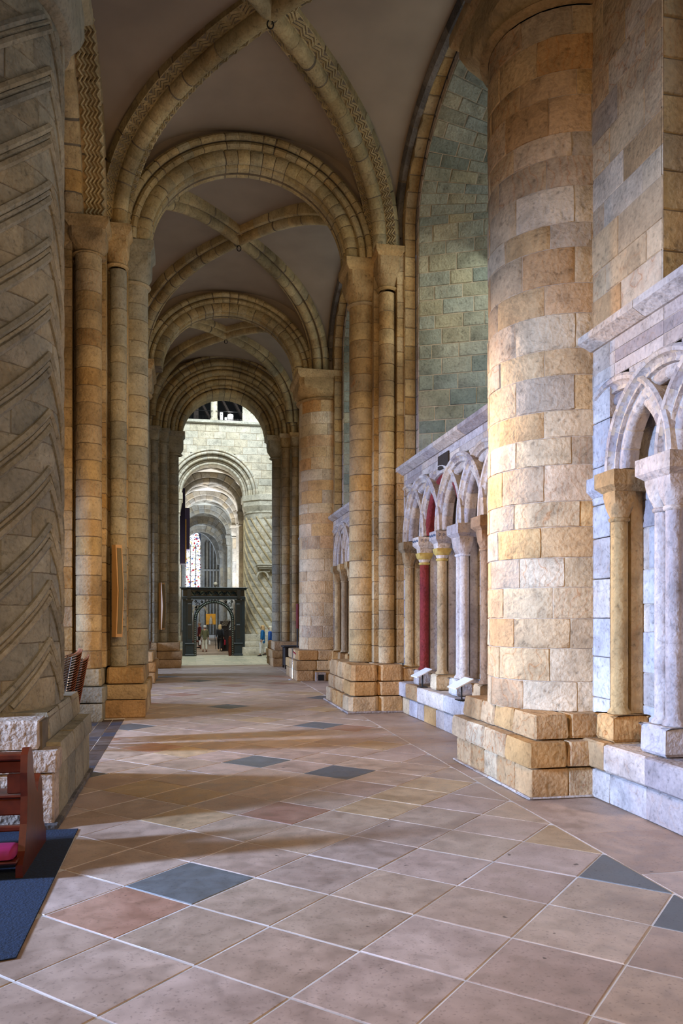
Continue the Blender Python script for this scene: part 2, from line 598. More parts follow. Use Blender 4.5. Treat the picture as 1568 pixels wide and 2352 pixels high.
def floor_mat(name, pal, stain='6B5546', rough=0.5, orange=0.25):
    m, nt, N, L, B = nodes(name)
    tc = N.new('ShaderNodeTexCoord')
    oi = N.new('ShaderNodeObjectInfo')
    k = len(pal)
    pr = ramp(N, [(i / k, lin(c)) for i, c in enumerate(pal)])
    L.new(oi.outputs['Random'], pr.inputs[0])
    mul = N.new('ShaderNodeMath'); mul.operation = 'MULTIPLY'; mul.inputs[1].default_value = 91.0
    L.new(oi.outputs['Random'], mul.inputs[0])
    add = N.new('ShaderNodeVectorMath'); add.operation = 'ADD'
    L.new(tc.outputs['Object'], add.inputs[0]); L.new(mul.outputs[0], add.inputs[1])
    def noise(sc, det, dist=0.0):
        n = N.new('ShaderNodeTexNoise')
        n.inputs['Scale'].default_value = sc; n.inputs['Detail'].default_value = det; n.inputs['Distortion'].default_value = dist
        L.new(add.outputs[0], n.inputs['Vector'])
        return n.outputs[0]
    big, med, fine, sp = noise(1.6, 5, 0.8), noise(7, 7, 0.4), noise(50, 4), noise(9, 2)
    r1 = ramp(N, [(0.42, 0.0), (0.72, 0.4)]); L.new(big, r1.inputs[0])
    c = mixc(N, L, r1.outputs[0], pr.outputs[0], lin(stain))
    r2 = ramp(N, [(0.3, 0.78), (0.5, 1.0), (0.7, 1.15)]); L.new(med, r2.inputs[0])
    c = mixc(N, L, 1.0, c, r2.outputs[0], 'MULTIPLY')
    r3 = ramp(N, [(0.3, 0.7), (0.42, 1.0)]); L.new(fine, r3.inputs[0])
    c = mixc(N, L, 1.0, c, r3.outputs[0], 'MULTIPLY')
    r4 = ramp(N, [(0.225, 0.3), (0.255, 1.0)]); L.new(sp, r4.inputs[0])
    c = mixc(N, L, 1.0, c, r4.outputs[0], 'MULTIPLY')
    L.new(c, B.inputs['Base Color'])
    rr = ramp(N, [(0.3, rough - 0.12), (0.7, rough + 0.15)]); L.new(med, rr.inputs[0])
    L.new(rr.outputs[0], B.inputs['Roughness'])
    b = N.new('ShaderNodeBump'); b.inputs['Strength'].default_value = 0.18; b.inputs['Distance'].default_value = 0.01
    L.new(med, b.inputs['Height']); L.new(b.outputs[0], B.inputs['Normal'])
    return m


M['flag'] = floor_mat('flagstone', ['B8A08C', 'AC937F', 'BEA68E', 'A28D7D', 'B59C82', 'A88F7D', 'BBA493', 'AD967F'], stain='6E5646')
M['flag_slate'] = floor_mat('flagstone_slate', ['5E6264', '585C60', '666866'], stain='5C5A58')
M['flag_red'] = floor_mat('flagstone_rust', ['A8826A', 'B08A70', '9C7862'], stain='7A4630')
M['flag_ochre'] = floor_mat('flagstone_ochre', ['B89C78', 'BEA37C', 'AE9270'], stain='80623C')
M['flag_dark'] = floor_mat('tile_dark', ['5A4A40', '4C4440', '63564C', '3F4450'], stain='352C28')
M['spiral'] = stone('stone_spiral', ['CDBF9E', 'C8B892'], stain='8E7A58', veins=0.1, dark=0.4)
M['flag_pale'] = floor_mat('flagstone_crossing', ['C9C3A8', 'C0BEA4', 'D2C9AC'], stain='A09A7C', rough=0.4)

# ---------------------------------------------------------------- the floor
def at(px, py, z=0.0):
    """floor point seen at a pixel of the 1568x2352 photograph"""
    k = (px - 784) / 1800
    Z = 1800 * (1.9 - z) / (py - 1417)
    s, c = math.sin(YAW), math.cos(YAW)
    return Z * (s + k * c), Z * (c - k * s)


def clip(P, a, b, c):
    """keep a*x+b*y<=c"""
    out = []
    for i in range(len(P)):
        p, q = P[i - 1], P[i]
        dp, dq = a * p[0] + b * p[1] - c, a * q[0] + b * q[1] - c
        if (dp <= 0) != (dq <= 0):
            t = dp / (dp - dq)
            out.append((p[0] + (q[0] - p[0]) * t, p[1] + (q[1] - p[1]) * t))
        if dq <= 0:
            out.append(q)
    r = []
    for p in out:
        if not r or (abs(p[0] - r[-1][0]) + abs(p[1] - r[-1][1])) > 0.03:
            r.append(p)
    while len(r) > 1 and abs(r[0][0] - r[-1][0]) + abs(r[0][1] - r[-1][1]) < 0.03:
        r.pop()
    return r


def parea(P):
    return 0.5 * sum(P[i - 1][0] * P[i][1] - P[i][0] * P[i - 1][1] for i in range(len(P)))


V, F = box(-11, 6.3, -3, 31.45, -0.4, -0.0035)
floor = obj('floor', V, F, M['grout'])
tag(floor, 'stone flagged aisle floor laid diagonally with pale grout joints', kind='structure')

TA, TS, TO = math.radians(45.5), 0.6525, (-0.2133, -0.3749)
special = {}
for mat, pts in (('flag_slate', [(450, 2015), (1440, 2010), (1530, 2120), (790, 1773), (560, 1742), (1150, 1750)]),
                 ('flag_red', [(300, 2075), (655, 1862)]),
                 ('flag_ochre', [(1310, 1937), (500, 1880), (800, 1850), (980, 1835), (350, 1812), (480, 1830), (600, 1655), (560, 1636), (740, 1630), (1050, 1800)])):
    for p in pts:
        w = at(*p)
        g = ((math.cos(TA) * w[0] + math.sin(TA) * w[1]) / TS - TO[0], (-math.sin(TA) * w[0] + math.cos(TA) * w[1]) / TS - TO[1])
        special[(math.floor(g[0]), math.floor(g[1]))] = mat
tiles = []
for i in range(-6, 54):
    for j in range(-12, 44):
        P = []
        for a, b in ((0, 0), (1, 0), (1, 1), (0, 1)):
            gx, gy = (i + a + TO[0]) * TS, (j + b + TO[1]) * TS
            P.append((math.cos(TA) * gx - math.sin(TA) * gy, math.sin(TA) * gx + math.cos(TA) * gy))
        cxm = sum(p[0] for p in P) / 4
        cym = sum(p[1] for p in P) / 4
        lx = 2.6 if cym < 5.0 else (0.95 if cym < 7.2 else 1.15)
        if not (-3 < cxm < 4.2 and 1.2 < cym < 31.6):
            continue
        P = clip(P, -1, 0, lx)
        if len(P) > 2: P = clip(P, 1, 0, 3.28)
        if len(P) > 2: P = clip(P, 0, 1, 31.3)
        if len(P) < 3 or parea(P) < 0.02:
            continue
        tiles.append((cym, i, j, P))
tiles.sort(key=lambda t: t[0])
far_tiles = MB()
for n, (cym, i, j, P) in enumerate(tiles):
    dz = rj(0.0015)
    if n < 298:
        V, F = block(offset_poly(P, -0.0065), -0.03, 0.0 + dz, b=0.004, dep=0.004, gap=0.0, jit=0.0015)
        m = special.get((i, j))
        if not m:
            q = random.random()
            m = 'flag' if q < 0.86 or cym < 9 else ('flag_slate' if q < 0.91 else 'flag_ochre' if q < 0.97 else 'flag_red')
        obj('tile', V, F, M[m], floor)
    else:
        V, F = block(offset_poly(P, -0.0065), -0.03, dz, b=0.004, dep=0.004, gap=0.0)
        far_tiles.add(V, F)
tag(far_tiles.put('far_tiles', M['flag'], floor), kind='stuff')
# border slabs along the right wall
y = 0.8
while y < 31:
    L = random.uniform(0.7, 1.3)
    V, F = block(rect(3.29, 4.3, y + 0.006, min(31.3, y + L) - 0.006), -0.03, rj(0.0015), b=0.004, dep=0.004, gap=0)
    obj('border_slab', V, F, M['flag'], floor)
    y += L
# small dark tiles between the left piers
for a in range(7):
    for b in range(12):
        x0 = -1.14 - 0.21 * (a + 1)
        y0 = 10.02 + 0.42 * b
        V, F = block(rect(x0 + 0.004, x0 + 0.206, y0 + 0.004, y0 + 0.416), -0.03, rj(0.001), b=0.003, dep=0.003, gap=0)
        obj('dark_tile', V, F, M['flag_dark'], floor)
# choir floor beyond the piers, larger slabs
ch = MB()
for a in range(9):
    for b in range(34):
        ch.add(*block(rect(-11 + a * 0.93, -11 + a * 0.93 + 0.92, -3 + b, -3 + b + 0.99), -0.03, -0.001, b=0.004, dep=0.004, gap=0))
tag(ch.put('choir_slabs', M['flag'], floor), kind='stuff')
# crossing and nave floor, one step down
V, F = box(-10, 12, 31.45, 100, -0.6, -0.16)
fc = obj('floor', V, F, M['grout'])
tag(fc, 'pale sunlit floor of the crossing and nave beyond the aisle arch', kind='structure')
cf = MB()
for a in range(16):
    for b in range(14):
        x0 = -6 + a * 0.8 + (0.4 if b % 2 else 0)
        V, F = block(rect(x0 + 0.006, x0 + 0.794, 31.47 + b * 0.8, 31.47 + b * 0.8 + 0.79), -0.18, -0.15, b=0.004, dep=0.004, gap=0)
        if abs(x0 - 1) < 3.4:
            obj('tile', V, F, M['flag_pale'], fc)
        else:
            cf.add(V, F)
tag(cf.put('outer_tiles', M['flag_pale'], fc), kind='stuff')
nf = MB()
for a in range(18):
    for b in range(34):
        x0 = -8 + a
        nf.add(*block(rect(x0 + 0.006, x0 + 0.994, 42.68 + b, 43.67 + b), -0.18, -0.15, b=0.004, dep=0.004, gap=0))
tag(nf.put('nave_slabs', M['flag'], fc), kind='stuff')

# ---------------------------------------------------------------- vault geometry
CX0 = 1.3
HX = 2.7
ZS, ZH, PP = 9.4, 2.34, 2.5


def prof_h(u):
    u = min(1.0, abs(u))
    return ZS + ZH * (1 - u ** PP) ** (1 / PP)


def web_mesh(cy, hy, side, mat, parent, cx=CX0, hx=HX, base=0.0, ext=0.55):
    """one triangular web of a groin vault; side: +x,-x,+y,-y"""
    V = []
    F = []
    ns, nt = 12, 28
    xs = [i / ns for i in range(ns + 1)]
    if side[0] != 0:
        xs = xs + [1.0 + ext / hx]
    for s in xs:
        for k in range(nt + 1):
            t = math.sin(-PI / 2 + PI * k / nt)
            sc = min(s, 1.0)
            if side[0]:
                V.append((cx + side[0] * s * hx, cy + t * sc * hy, base + prof_h(t * sc)))
            else:
                V.append((cx + t * sc * hx, cy + side[1] * s * hy, base + prof_h(t * sc)))
    n = nt + 1
    for i in range(len(xs) - 1):
        for k in range(nt):
            F.append((i * n + k, (i + 1) * n + k, (i + 1) * n + k + 1, i * n + k + 1))
    return obj('vault_web', V, F, mat, parent, 60)


def strip_over_arch(y0, y1, mat, parent, cx=CX0, hx=HX, base=0.0):
    V = []
    F = []
    n = 29
    for yy in (y0, y1):
        for k in range(n):
            t = math.sin(-PI / 2 + PI * k / (n - 1))
            V.append((cx + t * hx, yy, base + prof_h(t)))
    for k in range(n - 1):
        F.append((k, n + k, n + k + 1, k + 1))
    return obj('vault_strip', V, F, mat, parent, 60)


RIB = [(-0.27, 0.08), (-0.27, -0.10), (-0.25, -0.15), (-0.20, -0.175), (-0.15, -0.15), (-0.13, -0.11)] + \
      arc2(0, -0.19, 0.125, 160, 380, 8) + [(0.13, -0.11), (0.15, -0.15), (0.20, -0.175), (0.25, -0.15), (0.27, -0.10), (0.27, 0.08)]
RIB_Z = [(-0.33, 0.10), (-0.33, -0.09), (-0.15, -0.13)] + arc2(0, -0.19, 0.14, 160, 380, 8) + [(0.15, -0.13), (0.33, -0.09), (0.33, 0.10)]


def rib_ring(cx, cy, dx, dy, zs=9.30, h=2.44, base=0.0):
    L = math.hypot(dx, dy)
    ex = Vector((-dy / L, dx / L, 0))

    def pos(ph):
        c, s = math.cos(ph), math.sin(ph)
        w = -math.copysign(abs(c) ** (2 / PP), c)
        return Vector((cx + w * dx, cy + w * dy, base + zs + h * abs(s) ** (2 / PP)))

    def ring(ph, P):
        e = 1e-3
        t = (pos(ph + e) - pos(ph - e)).normalized()
        up = ex.cross(t)
        if up.z < 0: up = -up
        o = pos(ph)
        return [tuple(o + ex * a + up * b) for a, b in P]
    return ring, pos


def rib(cy, hx, hy, sgn, label, mat, prof=RIB, n=26, zig=False, group=None, cx=CX0, base=0.0, lo=0.015, hi=PI - 0.015):
    ring, pos = rib_ring(cx, cy, hx * sgn, hy, base=base)
    p0 = pos(PI / 2)
    t = thing('vault_rib', label, 'rib', tuple(p0), group)
    voussoirs(t, ring, prof, lo, hi, n, mat, M['mortar'], name='rib_stone', back='rib_core', seg=2, gap=0.005, total=9)
    if zig:
        for sd in (-1, 1):
            for off in (0.17, 0.225, 0.28):
                V = []
                F = []
                m = 112
                pts = []
                for i in range(m + 1):
                    ph = lo + (hi - lo) * i / m
                    h = sd * (off + (0.036 if i % 2 else -0.036))
                    q = ring(ph, [(h, -0.125 + 0.03 * (off - 0.17) / 0.11)])[0]
                    pts.append(q)
                V, F = tube(pts, 0.025, 4)
                obj('zigzag_moulding', V, F, mat, t, 30)
    return t


ORD_IN = [(2.28, 0.30), (2.28, -0.30), (2.2, -0.34)] + arc2(2.09, -0.25, 0.105, 285, 75, 6) + [(2.12, -0.13), (2.03, -0.11), (1.985, -0.08), (1.985, 0.08), (2.03, 0.11), (2.12, 0.13)] + arc2(2.09, 0.25, 0.105, 285, 75, 6) + [(2.2, 0.34)]
ORD_OUT = [(2.58, 0.42), (2.58, -0.36), (2.57, -0.44), (2.50, -0.47)] + arc2(2.47, -0.44, 0.075, 290, 100, 5) + [(2.40, -0.34), (2.36, -0.36)] + arc2(2.31, -0.38, 0.07, 320, 110, 4) + [(2.24, -0.30), (2.24, 0.30)] + arc2(2.31, 0.38, 0.07, 250, 40, 4) + [(2.36, 0.36), (2.40, 0.34)] + arc2(2.47, 0.44, 0.075, 260, 70, 5) + [(2.50, 0.47), (2.57, 0.44)]


def tarch(y, label, mat, cx=1.26, cz=9.35, k=0.9, n1=26, n2=30, seg=2, group='round transverse arches of the aisle'):
    t = thing('round_arch', label, 'arch', (cx, y, cz + 2), group)
    r = arch_ring(cx, y, cz, 'x', k)
    voussoirs(t, r, ORD_IN, 0, PI, n1, mat, M['mortar'], name='voussoir', seg=seg, total=6.2)
    voussoirs(t, r, ORD_OUT, 0, PI, n2, mat, M['mortar'], name='voussoir', seg=seg, total=7.5)
    V, F = sweep([r(PI * i / 24, [(2.52, -0.3), (3.5, -0.3), (3.5, 0.3), (2.52, 0.3)]) for i in range(25)])
    obj('spandrel_masonry', V, F, M['plaster'], t, 40)
    return t


ceiling = thing('ceiling', 'plastered groin vault over the aisle', None, (CX0, 12.5, 11.8), kind='structure')
CELLS = [(5.0, 3.25), (12.5, 3.35), (20.25, 3.5), (27.2, 3.0)]
for cy, hy in CELLS:
    for sd in ((1, 0), (-1, 0), (0, 1), (0, -1)):
        web_mesh(cy, hy, sd, M['plaster'], ceiling)
for a, b in ((8.25, 9.15), (15.85, 16.75), (23.75, 24.7)):
    strip_over_arch(a, b, M['plaster'], ceiling)
V, F = box(-3.5, 6.5, 1.4, 33.0, 12.4, 12.6)
obj('roof_slab', V, F, M['mortar'], ceiling)

tarch(8.7, 'round stone arch overhead from the chevron pillar to the near right column', M['rib'], n1=16, n2=16)
tarch(16.3, 'largest moulded round arch spanning the aisle, behind the zigzag ribs', M['rib'])
tarch(24.2, 'second moulded round arch down the aisle, resting on the distant round column', M['rib'])
rib(5.0, HX, 3.25, 1, 'plain diagonal rib over the front of the aisle, above the camera', M['rib'], n=12)
rib(5.0, HX, 3.25, -1, 'plain diagonal rib over the front of the aisle, crossing its neighbour', M['rib'], n=12)
rib(12.5, HX, 3.3, 1, 'zigzag-carved diagonal rib rising to the boss from the right-hand clustered pier', M['rib'], RIB_Z, 30, True, 'zigzag ribs of the nearest vault')
rib(12.5, HX, 3.3, -1, 'zigzag-carved diagonal rib rising to the boss from the left clustered pier', M['rib'], RIB_Z, 30, True, 'zigzag ribs of the nearest vault')
rib(20.25, HX, 3.45, 1, 'greenish roll-moulded diagonal rib of the second vault, springing at right behind the large arch', M['rib'], n=26)
rib(20.25, HX, 3.45, -1, 'tan roll-moulded diagonal rib of the second vault, springing at left behind the large arch', M['rib'], n=26)
rib(27.2, HX, 2.95, 1, 'diagonal rib of the third vault, springing at right before the crossing arch', M['rib'], n=20)
rib(27.2, HX, 2.95, -1, 'diagonal rib of the third vault, springing at left before the crossing arch', M['rib'], n=20)
for i, (cy, lb) in enumerate(((12.5, 'small dark iron ring hanging at the nearest rib crossing'), (20.25, 'small dark iron ring hanging at the second rib crossing'), (27.2, 'small dark iron ring hanging at the third rib crossing'))):
    t = thing('boss_ring', lb, 'ring', (CX0, cy, 11.4), 'iron rings at the rib crossings')
    V, F = tube([(CX0 + 0.05 * math.cos(a * PI / 6), cy, 11.36 + 0.07 * math.sin(a * PI / 6)) for a in range(12)], 0.012, 6, True)
    obj('ring', V, F, M['black'], t, 60)
    V, F = lathe([(0.0, 11.42), (0.03, 11.43), (0.03, 11.5), (0.0, 11.5)], CX0, cy, 8)
    obj('stud', V, F, M['black'], t, 60)

# ---------------------------------------------------------------- right wall, bay by bay
WX = 4.35
WIN = {}


def outline(hw, cz, rise, cy, z0):
    Lj = cz - z0
    La = PI / 2 * (hw + rise) / 2

    def f(u, d):
        if u <= Lj:
            return cy + hw - d, z0 + u
        if u <= Lj + 2 * La:
            a = (u - Lj) / La * PI / 2
            return cy + (hw - d) * math.cos(a), cz + (rise - d) * math.sin(a)
        return cy - hw + d, cz - (u - Lj - 2 * La)
    return f, Lj, La


def wall_bay(idx, y0, y1, cy, hw, label, cols, first, greenish='green', full=True, cz=9.8, rise=1.95, vb=None, st=None):
    w = thing('wall_right', label, None, (WX, (y0 + y1) / 2, 0), kind='structure')
    z0 = 4.98

    def hole(z, hw=hw, rise=rise):
        if z < cz: return hw
        q = 1 - ((z - cz) / rise) ** 2
        return hw * math.sqrt(q) if q > 0 else 0

    def lim(z):
        c, h = vb
        q = 1 - max(0, min(1, (z - ZS) / ZH)) ** PP
        return c - (h * q ** (1 / PP) + 0.35), c + (h * q ** (1 / PP) + 0.35)

    def iv(v0, v1):
        z = (v0 + v1) / 2
        a, b = lim(z) if z > ZS else (y0, y1)
        a, b = max(a, y0), min(b, y1)
        h = hole(z)
        if h <= 0: return [(a, b)] if b > a else []
        return [(p, q) for p, q in ((a, cy - h), (cy + h, b)) if q > p]
    f = lambda u, v, d: (WX - d, u, v)
    stones(w, f, courses(z0, 11.9, 0.34), iv, 0.62, M['pier'] if idx else M['col'], M['mortar_pale'], du=0.6, proud=0.005, gap=0.002, bev=0.007, dep=0.010)
    # outer jamb order
    fo, Lj, La = outline(hw, cz, rise, cy, z0)
    umax = (Lj + 2 * La + Lj)
    f1 = lambda u, v, d: (WX + v,) + fo(u, d)
    ucut = Lj + 1.6 * La if full else Lj + La
    vs = courses(0, ucut, 0.36)
    def swap(ff):
        return lambda u, v, d: ff(v, u, d)
    stones(w, swap(f1), vs, lambda a, b: [(0, 0.24)], 9, M['pier'], M['mortar'], name='jamb_stone', du=0.3)
    hw2, r2 = hw - 0.2, rise - 0.2
    def ringf(u, v, d):
        y, z = fo(v, u)
        return (WX + 0.24 - d, y, z)
    stones(w, ringf, vs, lambda a, b: [(0, 0.2)], 9, M['dado'], M['mortar'], name='jamb_stone', du=0.3)
    # deep splayed reveal
    DX, din = 1.5, 0.72
    def f3(u, v, d):
        y, z = fo(v, 0.2 + din * u / DX + d)
        return (WX + 0.24 + u, y, z)
    stones(w, f3, courses(0, ucut, 0.30), lambda a, b: [(0, DX)], 0.5, M[greenish], M['mortar_pale'], name='reveal_stone', du=0.25, proud=0.008)
    # rest of the reveal (faces away)
    B = MB()
    P = []
    m = 20
    for i in range(m + 1):
        u = ucut - 0.05 + (umax - ucut + 0.05) * i / m
        P += [(WX,) + fo(u, 0), (WX + 0.24,) + fo(u, 0), (WX + 0.24,) + fo(u, 0.2), (WX + 0.24 + DX,) + fo(u, 0.2 + din)]
    B.add(P, [(4 * i + k, 4 * i + 4 + k, 4 * i + 5 + k, 4 * i + 1 + k) for i in range(m) for k in range(3)])
    # sloping sill
    B.add([(WX + 0.05, cy - hw, z0), (WX + 0.05, cy + hw, z0), (WX + 0.24 + DX, cy + hw - 0.9, z0 + 0.9), (WX + 0.24 + DX, cy - hw + 0.9, z0 + 0.9)], [(0, 1, 2, 3)])
    B.put('reveal_masonry', M[greenish], w, 40)
    # glazing
    win = thing('window_%d' % (idx + 1), 'tall round-headed leaded window deep in the wall reveal', None, (WX + 1.74, cy, z0), kind='structure')
    gx = WX + 0.24 + DX - 0.03
    pts = [fo(u, 0.2 + din - 0.02) for u in [umax * i / 40 for i in range(41)]]
    Vg = [(gx, y, z) for y, z in pts]
    obj('pane', Vg, [tuple(range(len(Vg)))], M['glass'], win)
    L = MB()
    zz = z0 + 0.9
    while zz < cz + rise - 1.1:
        h = hole(zz, hw - 0.92, rise - 0.92)
        L.add(*tube([(gx - 0.02, cy - h, zz), (gx - 0.02, cy + h, zz)], 0.012, 4))
        zz += 0.3
    for q in (-0.9, -0.45, 0, 0.45, 0.9):
        if abs(q) < hw - 0.95:
            L.add(*tube([(gx - 0.02, cy + q, z0 + 0.5), (gx - 0.02, cy + q, cz + 0.4)], 0.014, 4))
    L.put('leading', M['black'], win)
    # wall arch order along the vault edge, its shadow put into dark stone
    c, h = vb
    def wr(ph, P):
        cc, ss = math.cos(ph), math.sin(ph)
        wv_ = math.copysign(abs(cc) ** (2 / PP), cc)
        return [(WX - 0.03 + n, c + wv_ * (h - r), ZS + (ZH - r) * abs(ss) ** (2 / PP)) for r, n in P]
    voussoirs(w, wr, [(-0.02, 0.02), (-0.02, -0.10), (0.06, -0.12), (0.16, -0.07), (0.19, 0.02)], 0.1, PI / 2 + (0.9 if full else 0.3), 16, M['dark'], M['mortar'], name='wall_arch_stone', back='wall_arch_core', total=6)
    # string course
    S = [(0.08, 0.0), (0.08, 0.19), (-0.13, 0.17), (-0.16, 0.15), (-0.16, 0.08), (-0.03, 0.0)]
    n = max(1, round((y1 - y0) / 1.15))
    for i in range(n):
        a = y0 + (y1 - y0) * i / n + 0.004
        b = y0 + (y1 - y0) * (i + 1) / n - 0.004
        V, F = sweep([[(WX + p, yy, 4.79 + q) for p, q in shrink(S, k)] for yy, k in ((a, 0.98), (a + 0.01, 1), (b - 0.01, 1), (b, 0.98))])
        obj('string_course', V, F, M['dado'], w)
    # blind arcade: back wall, end strips, spandrel
    BXX = 4.64
    fb = lambda u, v, d: (BXX - d, u, v)
    stones(w, fb, courses(0.62, 4.6, 0.36), lambda a, b: [(y0, y1)], 0.5, M['dado'], M['mortar_pale'], du=0.6, proud=0.005, gap=0.002, bev=0.007, dep=0.010)
    cen = [(cols[i] + cols[i + 2]) / 2 for i in range(len(cols) - 2)]
    sp = cols[0] - cols[1]
    cen = [cen[0] + sp] + cen if cen else []
    cen += [cols[-1]]
    RO = sp + 0.13
    def iv2(v0, v1):
        z = (v0 + v1) / 2 + 0.03
        h = math.sqrt(max(0, RO * RO - (z - 3.42) ** 2)) if z > 3.42 else RO
        out = [(y0, y1)]
        for c0 in cen:
            nn = []
            for a, b in out:
                if b <= c0 - h or a >= c0 + h: nn.append((a, b)); continue
                if a < c0 - h: nn.append((a, c0 - h))
                if b > c0 + h: nn.append((c0 + h, b))
            out = nn
        return out
    stones(w, f, courses(4.0, 4.8, 0.13, 0.02), iv2, 0.75, M['dado'], M['mortar_pale'], du=0.8, proud=0.002, gap=0.002, bev=0.003, dep=0.008, name='spandrel_stone')
    ys = y1 - st if st else y1 - 0.2
    # end strip with a return facing the aisle's near end
    Bz = courses(0.62, 4.8, 0.4)
    for k in range(len(Bz) - 1):
        V, F = block(rect(WX, BXX + 0.1, ys, y1), Bz[k], Bz[k + 1], b=0.008, dep=0.01)
        obj('jamb_stone', V, F, M['dado'], w, 30)
    # bench plinth
    for (z_a, z_b, xx, l) in ((0.0, 0.315, 4.19, 0.55), (0.335, 0.62, 4.12, 0.75)):
        yy = y0
        while yy < y1 - 0.05:
            e = min(y1, yy + l * random.uniform(0.75, 1.3))
            if y1 - e < 0.2: e = y1
            V, F = block(rect(xx, BXX + 0.05, yy + 0.003, e - 0.003), z_a, z_b, b=0.02 if z_a else 0.012, dep=0.02, jit=0.004)
            obj('bench_stone', V, F, M['dado'] if random.random() < 0.7 else M['base'], w, 30)
            yy = e
    V, F = box(4.24, BXX + 0.04, y0, y1, 0.0, 0.6)
    obj('bench_core', V, F, M['mortar'], w)
    # interlaced arches
    for i, c0 in enumerate(cen):
        lo, hi = 0.0, PI
        if i == 0: lo = math.acos(max(-1, min(1, (y1 - 0.12 - c0) / (sp + 0.1))))
        if c0 - sp < y0: hi = math.acos(max(-1, (y0 - c0) / (sp + 0.1)))
        if hi - lo < 0.2: continue
        bay_name = {0: 'beside the near right column', 1: 'in the bay behind the near column', 2: 'in the distant bay', 3: 'in the furthest bay'}[idx]
        ordw = ['first', 'second', 'third', 'fourth', 'fifth', 'sixth', 'seventh', 'eighth'][i]
        t = thing('blind_arch', 'carved interlaced wall arch %s, %s from its far end' % (bay_name, ordw), 'arch', (WX, c0, 3.42), 'interlaced wall arches')
        over = 0.03 if i % 2 else 0.0
        ring = arch_ring(WX + 0.02 - over, c0, 3.42, 'y')
        P1 = [(sp + 0.13, 0.12), (sp + 0.13, -0.03), (sp + 0.10, -0.055), (sp + 0.065, -0.045), (sp + 0.05, -0.01), (sp + 0.02, 0.01), (sp - 0.02, 0.0), (sp - 0.03, 0.03), (sp - 0.03, 0.12)]
        P2 = [(sp - 0.02, 0.2), (sp - 0.02, 0.04)] + arc2(sp - 0.09, 0.085, 0.065, 320, 130, 5) + [(sp - 0.13, 0.2)]
        m1 = M['dado']
        painted = (idx == 1 and i == 2)
        if painted: m1 = M['dado']
        nv = 14 if idx < 2 else 10
        nn = max(3, round(nv * (hi - lo) / PI))
        voussoirs(t, ring, P1, lo, hi, nn, m1, M['mortar_pale'], seg=2, gap=0.004, total=3.3)
        if painted:
            V, F = sweep([ring(lo + (hi - lo) * k / 40, P2) for k in range(41)])
            o = obj('inner_roll', V, F, M['red'], t, 45)
            tag(o, 'dark red painted roll moulding')
        else:
            voussoirs(t, ring, P2, lo, hi, max(3, nn - 2), m1, M['mortar_pale'], name='roll_stone', back='roll_core', seg=2, gap=0.004, total=3)
    # impost carried back to the end strip
    V, F = sweep([[(WX - 0.07 * s, cols[0] + 0.18, z), (BXX, cols[0] + 0.18, z), (BXX, y1, z), (WX - 0.07 * s, y1, z)] for s, z in ((0.1, 3.19), (0.9, 3.25), (1.0, 3.26), (1.0, 3.395), (0.8, 3.40))])
    if y1 - cols[0] > 0.25: obj('impost', V, F, M['dado'], w)
    # wall columns
    for i, c0 in enumerate(cols):
        if c0 < y0 or c0 > y1: continue
        kind = first[i] if i < len(first) else ('tan', 1, 'tan')
        wall_column(idx, i, c0, kind)
    return w


def small_cap(parent, x, y, w, z0, z1, r, mat, n=20, sx=1.0):
    V = []
    F = []
    m = 5
    for t in range(m + 1):
        q = t / m
        R = r + (w * 1.38 - r) * math.sin(q * PI / 2)
        for k in range(n):
            a = 2 * PI * (k + 0.5) / n
            rr = min(w / max(abs(math.cos(a)), abs(math.sin(a))), R)
            V.append((x + rr * math.cos(a), y + rr * math.sin(a) * sx, z0 + (z1 - z0) * q))
    for t in range(m):
        for k in range(n):
            k2 = (k + 1) % n
            F.append((t * n + k, t * n + k2, (t + 1) * n + k2, (t + 1) * n + k))
    F.append(tuple(m * n + k for k in range(n)))
    F.append(tuple(range(n - 1, -1, -1)))
    return V, F


WORDS = ['first', 'second', 'third', 'fourth', 'fifth', 'sixth', 'seventh']


